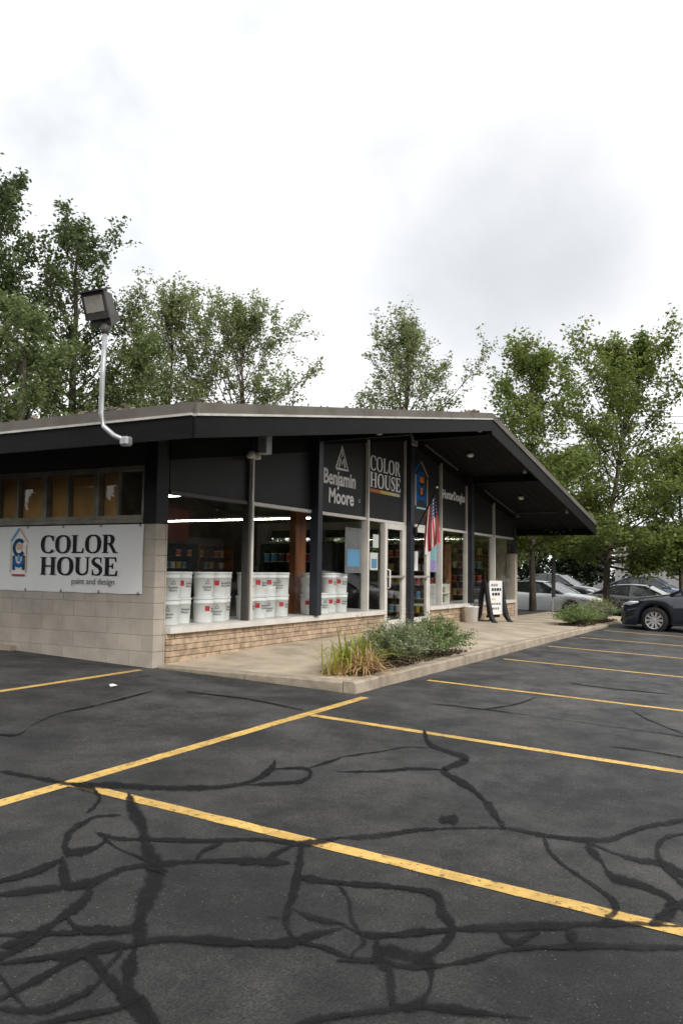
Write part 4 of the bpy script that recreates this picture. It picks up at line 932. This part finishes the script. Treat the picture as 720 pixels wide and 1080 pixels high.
for (x, lb, wd) in ((8.6, 'brown shelf unit on the rear wall, beside the tall shelf', True), (10.6, 'grey shelf unit in the middle of the rear wall', False), (12.4, 'brown shelf unit at the far end of the rear wall', True)):
    tops = shelf_unit(x, 8.4, 1.7, 1.9, lb, wd, 0.0)
    for zi, z in enumerate(tops[1:]):
        for i in range(6):
            if random.random() < 0.8: put_can(x-0.62+i*0.25, 8.52, z, random.choice((0, 1, 1, 2, 3, 4, 4, 5)), ordn[zi+1]+' tier, '+lb.replace('brown shelf unit', 'shelf').replace('grey shelf unit', 'shelf'))
def rack(x, y, w, label):
    t = thing('display_rack', (x, y, ST), label, 'rack', 'white display racks in the windows')
    for k in range(2):
        z = ST+0.001+k*0.24
        MB().box(x, x+w, y+0.26, y+0.28, z, z+0.23).build('back_panel', 'white_plastic', t); MB().box(x, x+w, y, y+0.259, z, z+0.02).build('shelf', 'white_plastic', t)
        MB().box(x, x+0.02, y, y+0.259, z+.021, z+0.23).build('side_panel', 'white_plastic', t); MB().box(x+w-0.02, x+w, y, y+0.259, z+.021, z+0.23).build('side_panel', 'white_plastic', t)
        for i in range(5): MB().box(x+0.04+i*(w-0.06)/5, x+0.04+(i+0.72)*(w-0.06)/5, y+0.05, y+0.22, z+.021, z+0.16).build('sample_box', ('ink_grey', 'ink_cream', 'can_4')[i % 3], t)
rack(10.15, 0.25, 0.85, 'white two-tier display rack in the window right of the doors'); rack(14.35, 0.25, 0.8, 'white two-tier display rack in the window behind the sandwich board')

# ------------------------------------------------------------------ sandwich board and pail by the wall
bx, by = 11.95, -0.50; bz = pz(bx, by)
sb = thing('sandwich_board', (bx, by, bz), 'black framed sidewalk sign with a white printed panel', 'sign')
for sx in (-1, 1):
    xs_ = bx+sx*0.335
    P = [(by-0.40, 0.0), (by-0.33, 0.03), (by-0.25, 0.16), (by-0.16, 0.55), (by-0.09, 0.98), (by-0.02, 1.04), (by+0.05, 0.98), (by+0.12, 0.55), (by+0.20, 0.16), (by+0.27, 0.03), (by+0.34, 0.0)]
    Q = [(by+0.22, 0.0), (by+0.10, 0.16), (by+0.05, 0.50), (by+0.0, 0.86), (by-0.04, 0.86), (by-0.09, 0.5), (by-0.14, 0.16), (by-0.27, 0.0)]
    MB().prism([(a, bz+b) for a, b in P+Q], 'x', xs_-0.055, xs_+0.055).build('side_leg', 'black_plastic', sb)
MB().cbox(bx-0.28, bx+0.28, by-0.06, by-0.03, bz+0.10, bz+0.17, 0.01).build('stretcher', 'black_plastic', sb)
sb.rotation_euler.z = R_(-16)
pn = MB().cbox(bx-0.275, bx+0.275, by-0.13, by-0.115, bz+0.18, bz+1.02, 0.004).build('panel', 'white_sign', sb)
for r, (n, m, hh) in enumerate(((3, 'ink_grey', .06), (4, 'ink_black', .07), (3, 'ink_black', .07), (2, 'ink_yellow', .05), (4, 'ink_grey', .05), (3, 'ink_grey', .05))):
    mb = MB(); u = bx-0.21+0.02*(r % 3)
    for k in range(n):
        w = random.uniform(0.06, 0.11); mb.box(u, max(u+.02, min(u+w, bx+0.24)), by-0.134, by-0.1302, bz+0.88-r*0.115, bz+0.88-r*0.115+hh); u += w+0.03
    mb.build('print', m, pn)
pb = thing('white_pail', (11.02, -0.30, pz(11, -.3)), 'white open pail on the walkway beside the sandwich board', 'pail')
o = MB().lathe([(0.0, 0.0), (0.15, 0.0), (0.175, 0.36), (0.183, 0.362), (0.183, 0.385), (0.168, 0.385), (0.150, 0.04), (0.0, 0.03)], 28, 'z', (11.02, -0.30, pz(11, -.3)+.002)).build('pail_body', 'white_plastic', pb, True)
MB().tube([(11.02+0.185*math.cos(a), -0.30+0.185*math.sin(a), pz(11, -.3)+0.33-0.12*math.sin(a*1.0-0.2)) for a in np.linspace(3.3, 6.1, 12)], 0.004, 5).build('handle', 'steel_grey', pb)

# ------------------------------------------------------------------ planting
def blades(base, n, L, w, spread, droop, mname, parent, name, seed):
    r = np.random.default_rng(seed); V = []; F = []
    for i in range(n):
        a = r.uniform(0, 2*math.pi); s = r.uniform(0.15, 1)*spread; l = L*r.uniform(.6, 1.1); c = math.cos(a); sn = math.sin(a); b = (base[0]+r.normal(0, .09), base[1]+r.normal(0, .07))
        k0 = len(V); m = 7
        for k in range(m):
            t = k/(m-1); hx = s*l*(t+0.35*t*t); hz = l*(t*1.05-droop*r.uniform(.9, 1.1)*s*t*t*1.15); ww = w*(1-t)**0.6*(0.6+0.8*t*(1-t)*2)+0.001
            V += [(b[0]+c*hx-sn*ww, b[1]+sn*hx+c*ww, base[2]+max(hz, 0.015)), (b[0]+c*hx+sn*ww, b[1]+sn*hx-c*ww, base[2]+max(hz, 0.015))]
        F += [(k0+2*k, k0+2*k+2, k0+2*k+3, k0+2*k+1) for k in range(m-1)]
    o = ORG.get(parent.name, (0, 0, 0)); V = np.array(V)-np.array(o); return fast_mesh(name, V, np.array(F), mname, parent)
def shrub(base, rx, ry, h, n, lm, label, seed, leaf=0.035, spikes=0):
    r = np.random.default_rng(seed); t = thing('shrub', tuple(base), label, 'shrub', 'shrubs in the walkway beds'); st = MB(); P = []
    for i in range(110):
        a = r.uniform(0, 2*math.pi); q = math.sqrt(r.uniform(0.02, 1)); ex = rx*q*math.cos(a)*r.uniform(.85, 1.12); ey = ry*q*math.sin(a)*r.uniform(.85, 1.12); ez = h*(1-0.55*q*q)*r.uniform(.72, 1.12)
        p0 = np.array([r.normal(0, rx*.18), r.normal(0, ry*.18), 0]); p2 = np.array([ex, ey, ez]); p1 = p0*.5+p2*.5+np.array([0, 0, h*.14])
        st.tube([base+p0, base+p1, base+p2], [0.004, 0.003, 0.0015], 4, False)
        m = n//110
        for k in range(m):
            tt = r.uniform(0.25, 1.04)**0.75; p = (1-tt)**2*p0+2*tt*(1-tt)*p1+tt*tt*p2; P.append(p+r.normal(0, 0.028, 3))
    st.build('stems', 'bark', t); P = np.array(P); P[:, 2] = np.maximum(P[:, 2], 0.02)
    V, F = leaf_quads(P, leaf, 0.5, 0.42); fast_mesh('foliage', V, F, lm, t)
    if spikes:
        P = []
        for i in range(spikes):
            a = r.uniform(0, 2*math.pi); q = math.sqrt(r.uniform(0, 1)); b = np.array([rx*q*math.cos(a), ry*q*math.sin(a), h*(1-0.5*q*q)*.85]); d = np.array([math.cos(a)*q*.5, math.sin(a)*q*.5, 1.0])
            for k in range(12): P.append(b+d*(0.03+0.022*k)+r.normal(0, 0.006, 3))
        V, F = leaf_quads(np.array(P), 0.022, 0.2, 0.6); fast_mesh('seed_heads', V, F, 'seed_tan', t)['kind'] = 'stuff'
    return t
def bed(x0, x1, y0, y1, label, seed):
    r = np.random.default_rng(seed); P = []
    for i in range(1500):
        x, y = r.uniform(x0, x1), r.uniform(y0, y1); P.append((x, y, pz(x, y)+0.012+abs(r.normal(0, 0.012))))
    V, F = leaf_quads(np.array(P), 0.055, 0.8, 0.5); o = fast_mesh('mulch', V, F, 'mulch'); tag(o, label, 'mulch', kind='stuff')
bed(0.55, 4.25, KY+0.16, -2.12, 'dark mulch and leaf bits in the corner planting bed', 3); bed(12.2, 16.9, KY+0.16, -2.0, 'dark mulch in the far planting bed', 4)
b = np.array([0.98, -2.48, pz(0.98, -2.48)])
dl = thing('daylily', tuple(b), 'yellow-green arching daylily clump with dry straw leaves at the kerb corner', 'plant')
blades(b+np.array([0.10, 0.12, 0]), 130, 0.66, 0.016, 1.05, 0.80, 'blade_lime', dl, 'leaf_blades', 1)
blades(b+np.array([-0.08, -0.08, 0]), 220, 0.44, 0.012, 1.2, 0.95, 'blade_dry', dl, 'dry_blades', 2)
b2 = np.array([0.55, -2.38, pz(0.5, -2.38)])
d2 = thing('daylily', tuple(b2), 'small sparse daylily tuft nearest the block wall', 'plant')
blades(b2, 34, 0.50, 0.009, 0.7, 0.6, 'blade_lime', d2, 'leaf_blades', 5); blades(b2, 60, 0.30, 0.008, 1.2, 0.95, 'blade_dry', d2, 'dry_blades', 6)
shrub(np.array([1.92, -2.50, pz(1.9, -2.5)]), 0.78, 0.56, 0.58, 9000, 'leaf_sage', 'grey-green feathery shrub beside the daylily', 11, 0.042, 22)
shrub(np.array([3.35, -2.48, pz(3.3, -2.5)]), 0.80, 0.54, 0.56, 8000, 'leaf_green', 'rounded green shrub at the end of the corner bed', 12, 0.042, 26)
shrub(np.array([13.1, -2.35, pz(13.1, -2.4)]), 1.0, 0.6, 0.52, 7000, 'leaf_green', 'green shrub with tan seed heads at the far kerb', 13, 0.05, 60)
shrub(np.array([15.4, -2.40, pz(15.4, -2.4)]), 1.2, 0.6, 0.56, 7000, 'leaf_sage', 'straw-tinted shrub in front of the dark car', 14, 0.05, 110)
b3 = np.array([16.6, -2.2, pz(16.6, -2.2)]); d3 = thing('daylily', tuple(b3), 'lime grass clump behind the far shrubs', 'plant'); blades(b3, 140, 0.75, 0.014, 0.6, 0.5, 'blade_lime', d3, 'leaf_blades', 8)
# grass growing at the kerb joint by the wall
P = np.array([(PAD_X0-0.03+random.gauss(0, .012), random.uniform(-2.7, -0.2), 0) for _ in range(170)]); V = []; F = []
for x, y, _ in P:
    z = gz(x, y); l = random.uniform(.02, .07); a = random.uniform(0, 6.28); k = len(V)
    V += [(x-0.004, y, z), (x+0.004, y+0.003, z), (x+l*.5*math.cos(a), y+l*.5*math.sin(a), z+l)]; F.append((k, k+1, k+2))
tag(fast_mesh('grass', np.array(V), np.array(F), 'leaf_green'), 'thin weeds along the foot of the walkway kerb', 'grass', kind='stuff')

# ------------------------------------------------------------------ trees
def make_tree(loc, label, seed, H, th, spread, nm, nsub, per, lsize, lm, up=48, r0=0.16, clump=0.30, prof=1.0, group='trees around the shop', lean=(0, 0), low=0.55, zq=1.05):
    r = np.random.default_rng(seed); t = thing('tree', loc, label, 'tree', group); wood = MB(); C = []
    tp = [np.array([0, 0, -0.3])]; k = 9
    for i in range(1, k+1):
        q = i/k; tp.append(np.array([lean[0]*q*q+r.normal(0, .05)*q*H/8, lean[1]*q*q+r.normal(0, .05)*q*H/8, H*0.95*q]))
    tr = [r0*(1-0.92*(i/k))**0.8+0.008 for i in range(k+1)]; tr[0] *= 1.25
    wood.tube(tp, tr, 9)
    def tpos(z):
        q = min(max(z/(H*.95), 0), 1)*k; i = min(int(q), k-1); return tp[i]+(tp[i+1]-tp[i])*(q-i)
    az = r.uniform(0, 6.28)
    for i in range(nm):
        q = (i+0.5)/nm; z = th+(H*0.93-th)*q**zq; az += 2.4+r.normal(0, .35)
        wdt = spread*((1-q)**prof*0.9+0.12)*min(1.0, 0.5+3.0*q)*r.uniform(.68, 1.25)
        el = R_(up*(low+(1.3-low)*q)+r.normal(0, 8)); el = min(el, R_(80)); L = wdt/max(math.cos(el), .42); L = min(L, (H*1.05-z)/max(math.sin(el), .2)) if el > .3 else L
        p = tpos(z); d = np.array([math.cos(az)*math.cos(el), math.sin(az)*math.cos(el), math.sin(el)]); pts = [p]
        for s in range(4):
            d = d+r.normal(0, .10, 3)+np.array([0, 0, 0.07]); d /= np.linalg.norm(d); pts.append(pts[-1]+d*L/4)
        rb = max(0.012, r0*0.36*(1-q)+0.012); wood.tube(pts, [rb, rb*.75, rb*.5, rb*.3, rb*.12], 5, False)
        for j in range(nsub):
            f = 0.28+0.72*(j+r.uniform(.2, .8))/nsub; ii = min(int(f*4), 3); b = pts[ii]+(pts[ii+1]-pts[ii])*(f*4-ii)
            dd = d*.7+r.normal(0, .62, 3)+np.array([0, 0, .18]); dd /= np.linalg.norm(dd); l2 = L*r.uniform(.16, .36)*(1.15-f*.5)
            e = b+dd*l2; wood.tube([b, b+dd*l2*.5+r.normal(0, .03, 3), e], [rb*.3, rb*.2, 0.004], 4, False)
            m = int(per*(1.2-0.6*q)*r.uniform(.35, 1.5)); ts = r.uniform(0.15, 1.08, m)[:, None]
            C.append(b+(e-b)*ts+r.normal(0, clump*(0.52-0.2*q), (m, 3))*np.array([1, 1, .72]))
        m = int(per*(1.3-0.5*q)); C.append(pts[-1]+r.normal(0, clump*.30, (m, 3))+d*r.uniform(-.9, .35, m)[:, None])
    o = wood.build('trunk', 'bark', t, True, True)
    V, F = leaf_quads(np.vstack(C), lsize, 0.35, 0.6, 0.2, 0.45); fast_mesh('crown', V, F, lm, t); return t
make_tree((19.7, 0.63, -0.22), 'leafy green tree standing at the right end of the shop, trunk beside it', 21, 8.8, 2.1, 2.75, 52, 11, 46, 0.13, 'leaf_maple', 56, 0.11, 0.34, 0.62, low=0.1, zq=1.3)
make_tree((22.6, -1.2, -0.45), 'leafy green tree overhanging the parked dark car', 22, 9.5, 1.9, 3.9, 70, 12, 48, 0.135, 'leaf_maple', 56, 0.12, 0.38, 0.58, low=-0.05, lean=(0.2, -1.3), zq=1.3)
make_tree((23.8, -3.6, -0.6), 'smaller low-branched tree at the right edge behind the dark car', 27, 6.0, 1.7, 2.6, 30, 10, 60, 0.12, 'leaf_maple', 42, 0.10, 0.34, 0.7, low=0.1)
make_tree((29.5, 5.5, -0.6), 'low dense tree behind the white car', 31, 6.6, 1.6, 3.2, 28, 10, 60, 0.14, 'leaf_mid', 35, 0.14, 0.4, 0.7)
make_tree((19.6, 8.6, -0.1), 'low bushy tree close to the shop windows on the far side', 32, 4.6, 0.8, 2.0, 24, 9, 50, 0.12, 'leaf_maple', 40, 0.08, 0.3, 0.6, low=0.1)
make_tree((20.8, 5.8, 0), 'slender pale-green tree rising behind the roof ridge', 23, 10.2, 3.0, 2.6, 44, 10, 48, 0.11, 'leaf_light', 62, 0.12, 0.25, 0.55)
make_tree((17.6, 14.9, 0), 'airy pale-green tree behind the roof, beside the dark trees', 24, 11.8, 3.3, 2.9, 48, 11, 52, 0.12, 'leaf_light', 62, 0.13, 0.28, 0.5)
make_tree((19.4, 12.6, 0), 'airy pale-green tree behind the roof, with the lowest tapering top', 25, 11.4, 3.2, 3.2, 48, 11, 52, 0.12, 'leaf_light', 60, 0.13, 0.28, 0.5)
make_tree((15.0, 17.6, 0), 'tall dark broadleaf tree behind the flood light', 26, 15.0, 3.5, 3.4, 44, 11, 40, 0.16, 'leaf_dark', 44, 0.24, 0.42, 0.7)
make_tree((12.2, 19.0, 0), 'very tall dark tree cut off by the photo edge', 28, 16.6, 4.0, 3.2, 44, 11, 40, 0.165, 'leaf_dark', 42, 0.28, 0.44, 0.65)
make_tree((10.6, 15.2, 0), 'dense dark tree low above the eave at the photo edge', 29, 10.2, 2.5, 3.2, 30, 11, 44, 0.14, 'leaf_mid', 40, 0.22, 0.42, 0.8)
make_tree((14.6, 13.6, 0), 'mid-green bushy tree just above the eave behind the pole', 30, 9.8, 2.5, 2.8, 28, 11, 44, 0.13, 'leaf_mid', 45, 0.18, 0.38, 0.8)

# wood across the road (mirrored in the glass) and beyond the far lots: one mass
P = []
def mass(x0, x1, y0, y1, h, n, seed):
    r = np.random.default_rng(seed); L = math.hypot(x1-x0, y1-y0)
    for i in range(int(L/2.2)):
        q = r.uniform(); cx, cy = x0+(x1-x0)*q+r.normal(0, 1.5), y0+(y1-y0)*q+r.normal(0, 1.5); hh = h*r.uniform(.6, 1.15); rr = r.uniform(1.6, 3.2)
        d = r.normal(size=(n, 3)); d /= np.linalg.norm(d, axis=1)[:, None]; P.append(np.array([cx, cy, hh*.52])+d*np.array([rr, rr, hh*.52])*r.uniform(.7, 1.05, (n, 1)))
mass(-60, 300, -44, -44, 11, 420, 1); mass(-60, 300, -48, -48, 8, 260, 6); mass(78, 78, -50, 40, 8.5, 1100, 3); mass(30, 80, 32, 32, 9, 500, 4); mass(-62, -62, -44, 90, 11, 1300, 5); mass(-66, -66, -44, 90, 8, 260, 7)  # unseen masses at far left added to keep sky out of side-window reflections
Pm = np.vstack(P); Pm = Pm[Pm[:, 2] > -0.6]
V, F = leaf_quads(Pm, np.where((np.abs(Pm[:, 1]+46) < 8) | (Pm[:, 0] < -50), 1.0, 0.45), 0.3, 0.75)
tag(fast_mesh('treeline', V, F, 'leaf_far'), 'dark far-off line of trees beyond the lots, plus unseen ones added at left', 'trees', kind='stuff')

# ------------------------------------------------------------------ cars
def make_car(loc, rz, paint, label, suv=False, Lc=4.7):
    t = thing('parked_car', loc, label, 'car', 'cars parked beyond the shop', rz)
    k = Lc/4.65; hs = 1.16 if suv else 1.0
    Y = np.array([2.33, 2.30, 2.18, 1.9, 1.5, 1.05, .4, -.4, -1.2, -1.75, -2.12, -2.28, -2.33])*k
    T = np.array([.60, .70, .77, .845, .905, .965, .985, 1.0, 1.03, 1.05, 1.03, .97, .86])*hs
    Wd = np.array([.52, .66, .78, .855, .89, .90, .905, .91, .905, .885, .83, .76, .66])
    Lo = np.array([.24, .20, .18, .18, .18, .19, .20, .20, .19, .19, .22, .27, .33])
    ys = np.linspace(Y[0], Y[-1], 90); WF, WR, WZ, WRa = 1.48*k, -1.36*k, 0.325, 0.385
    V = []; m = 13
    for y in ys:
        o = np.argsort(Y); w = np.interp(y, Y[o], Wd[o]); zt = np.interp(y, Y[o], T[o]); zl = np.interp(y, Y[o], Lo[o])
        for wc in (WF, WR):
            dy = abs(y-wc)
            if dy < WRa: zl = max(zl, WZ+math.sqrt(WRa**2-dy**2))
        h = zt-zl; S = [(w*.94, zl), (w*.985, zl+.22*h), (w*1.0, zl+.55*h), (w*.975, zl+.80*h), (w*.90, zl+.95*h), (w*.62, zt+.012), (0, zt+.035)]
        V += [(-a, y, b) for a, b in S]+[(a, y, b) for a, b in reversed(S[:-1])]
    F = [(i*m+j, i*m+j+1, (i+1)*m+j+1, (i+1)*m+j) for i in range(89) for j in range(m-1)]+[tuple(range(m)), tuple(range(89*m+m-1, 89*m-1, -1))]
    body = MB().add(V, F).build('body', paint, t, True, True)
    MB().box(-0.70, 0.70, -2.15*k, 2.15*k, 0.20, 0.60).build('underbody', 'rubber', t, False, True)
    # greenhouse
    zb = 0.955*hs; zt = 1.44*hs if not suv else 1.72
    G = [(1.12*k, zb, .77), (0.22*k, zt-.045, .60), (-0.35*k, zt, .61), (-1.0*k, zt-.03, .60), (-1.92*k if not suv else -2.1*k, zb+.05, .72)]
    V = []
    for y, z, w in G: V += [(-w, y, z), (w, y, z)]
    V += [(-.80, -0.4*k, zb-.02), (.80, -0.4*k, zb-.02)]
    F = [(0, 1, 3, 2), (6, 7, 9, 8), (2, 3, 5, 4), (4, 5, 7, 6), (0, 2, 4, 10), (10, 4, 6, 8), (1, 11, 5, 3), (11, 9, 7, 5)]
    MB().add(V, F).build('windows', 'car_glass', t, False, True)
    V = []; F = []
    for y, z, w in G[1:4]: V += [(-w-.012, y, z-.03), (-w*.8, y, z+.012), (0, y, z+.03), (w*.8, y, z+.012), (w+.012, y, z-.03)]
    F = [(i*5+j, i*5+j+1, i*5+j+6, i*5+j+5) for i in range(2) for j in range(4)]; MB().add(V, F).build('roof', paint, t, True, True)
    for s in (-1, 1):
        for a, b, rr in ((0, 1, .035), (4, 3, .05)):
            p, q = G[a], G[b]; MB().tube([(s*(p[2]+.005), p[0], p[1]), (s*(q[2]+.008), q[0], q[1]-.01)], rr, 6).build('pillar', paint, t, True, True)
        MB().tube([(s*.80, -0.42*k, zb), (s*.615, -0.38*k, zt-.02)], .03, 6).build('pillar', 'black_plastic', t, False, True)
        MB().lathe([(0.0, -.06), (.06, -.05), (.085, 0), (.06, .05), (0, .06)], 10, 'y', (s*.95, 0.78*k, zb+.07)).build('mirror', paint, t, True, True)
        MB().tube([(s*.50, 2.275*k, .655*hs), (s*.64, 2.20*k, .69*hs), (s*.775, 2.05*k, .735*hs), (s*.835, 1.86*k, .775*hs)], [.025, .055, .06, .02], 8).build('headlight', 'headlamp', t, True, True)
        MB().box(min(s*.55, s*.84), max(s*.55, s*.84), -2.30*k, -2.18*k, .78*hs, .92*hs).build('tail_light', 'lamp_red', t, False, True)
        MB().cbox(s*.912-.012, s*.912+.012, 0.05*k, .22*k, .80*hs, .825*hs, .004).build('door_handle', paint, t, False, True)
        MB().box(min(s*.895, s*.915), max(s*.895, s*.915), -0.98*k, 1.05*k, .235, .265).build('sill_trim', 'black_plastic', t, False, True)
        for wy in (WF, WR):
            wh = bpy.data.objects.new('wheel', None); col.objects.link(wh); wh.parent = t; wh.location = (s*.80, wy, WZ); ORG[wh.name] = (0, 0, 0)
            MB().lathe([(.215, -.10), (.30, -.105), (.325, -.07), (.325, .07), (.30, .105), (.215, .10)], 28, 'x', cap=False).build('tyre', 'rubber', wh, True, True)
            rm = MB().lathe([(.218, s*.085), (.222, s*.10), (.200, s*.095), (.195, s*.02)], 28, 'x', cap=False)
            for q in range(10):
                a = 2*math.pi*q/10; c, sn = math.cos(a), math.sin(a); da = .022
                P = []
                for rr, wd, xx in ((.04, .022, s*.085), (.205, .030, s*.093)):
                    for g in (-wd, wd): P += [(xx, rr*c-g*sn, rr*sn+g*c), (xx-s*.03, rr*c-g*sn, rr*sn+g*c)]
                rm.add(P, [(0, 2, 6, 4), (1, 5, 7, 3), (0, 4, 5, 1), (2, 3, 7, 6), (4, 6, 7, 5)])
            rm.lathe([(0.0, s*.10), (.05, s*.098), (.055, s*.06)], 14, 'x', cap=False); rm.build('rim', 'rim_silver', wh, False, True)
            MB().lathe([(0.0, s*.03), (.20, s*.025)], 20, 'x', cap=False).build('brake_disc', 'rubber', wh, False, True)
    MB().cbox(-.42, .42, 2.30*k, 2.345*k, .40, .56, .02).build('grille', 'black_plastic', t, False, True)
    MB().cbox(-.60, .60, 2.27*k, 2.335*k, .25, .34, .02).build('lower_intake', 'black_plastic', t, False, True)
    return t
make_car((14.86, -5.56, gz(14.9, -5.5)), 0.0, 'car_navy', 'dark navy sedan nosed to the kerb, cut off by the photo edge', Lc=4.72)
make_car((26.2, 1.9, gz(26, 2)), R_(168), 'car_white', 'white car parked behind the tree trunk')
make_car((28.6, -1.6, gz(27, -1)), R_(172), 'car_green', 'dark green-black sedan behind the far shrubs')
make_car((38.5, 4.4, gz(38, 3)), R_(170), 'car_black', 'black sport utility car furthest back beyond the white car', True)
make_car((37.5, -0.6, gz(38, 1)), R_(176), 'car_blue', 'blue-grey car in the back row above the shrubs', True)

# ------------------------------------------------------------------ sign post beside the tree, far building, wires, red sign across the road
sp = thing('sign_post', (18.2, -0.45, gz(18, -.4)), 'dark narrow sign on a thin post beside the tree trunk', 'sign')
MB().cbox(18.02, 18.40, -0.47, -0.44, 0.42, 1.65, 0.006).build('sign_board', 'spandrel_grey', sp); MB().tube([(18.21, -0.42, gz(18, -.4)-.1), (18.21, -0.42, 1.6)], 0.022, 6).build('post', 'steel_grey', sp)
fb = thing('far_building', (60, -6, -0.6), 'plain pale grey flat-roofed building beyond the parked cars', 'building')
MB().box(56, 72, -4.5, 4.6, -1.2, 4.35).build('wall', 'far_wall', fb); MB().box(55.8, 72.2, -4.7, 4.8, 4.351, 4.75).build('parapet', 'far_trim', fb)
for yy in (-3.6,): 
    w = MB().box(55.93, 55.999, yy, yy+2.2, 1.0, 2.4).build('window', 'far_trim', fb); MB().box(55.90, 55.929, yy+.1, yy+2.1, 1.1, 2.3).build('pane', 'car_glass', w)
for nme, a, b2, lb in (('power_line', (34.2, 8, 9.3), (30.0, -3.3, 8.0), 'upper power line crossing the sky at the photo edge'), ('power_line', (34.4, 8, 9.0), (30.2, -3.3, 7.72), 'second power line just below the topmost one'), ('power_line', (35.0, 8, 7.9), (30.4, -3.6, 6.75), 'lowest power line at the photo edge')):
    a, b2 = np.array(a), np.array(b2); ext = b2+(b2-a)*2.2; P = [a+(ext-a)*q+np.array([0, 0, -0.5*4*q*(1-q)+0.5*4*.32*(1-.32)]) for q in np.linspace(0, 1, 20)]
    tag(MB().tube(P, 0.014, 5).build(nme, 'black_plastic'), lb, 'cable', 'power lines')
rs = thing('roadside_shop', (40, -33, -0.6), 'red fronted shop across the road, seen mirrored in the corner window', 'building')
MB().box(33, 46, -40, -33, -0.6, 3.6).build('wall', 'far_trim', rs); MB().box(33.2, 41, -32.99, -32.7, 3.3, 5.6).build('fascia_sign', 'far_red', rs)
for k, (x, lb) in enumerate(((29.5, 'dark street tree mirrored in the corner window, beside the red sign'), (47.0, 'dark street tree mirrored in the second window'), (66.0, 'dark street tree across the road mirrored near the doors'))):
    make_tree((x, -30.0, -0.55), lb, 60+k, 8.5, 2.4, 3.0, 26, 8, 40, 0.22, 'leaf_dark', 45, 0.16, 0.5, 0.6, group='street trees across the road')
ps = thing('paper_scrap', (-1.35, -0.62, gz(-1.35, -.62)), 'small white paper scrap lying on the asphalt near the block wall', 'litter')
MB().add([(-1.40, -0.64, gz(0, -.64)+.006), (-1.31, -0.66, gz(0, -.66)+.012), (-1.29, -0.60, gz(0, -.6)+.004), (-1.36, -0.58, gz(0, -.58)+.02), (-1.345, -0.62, gz(0, -.62)+.03)], [(0, 1, 4), (1, 2, 4), (2, 3, 4), (3, 0, 4)]).build('crumpled_sheet', 'white_sign', ps)
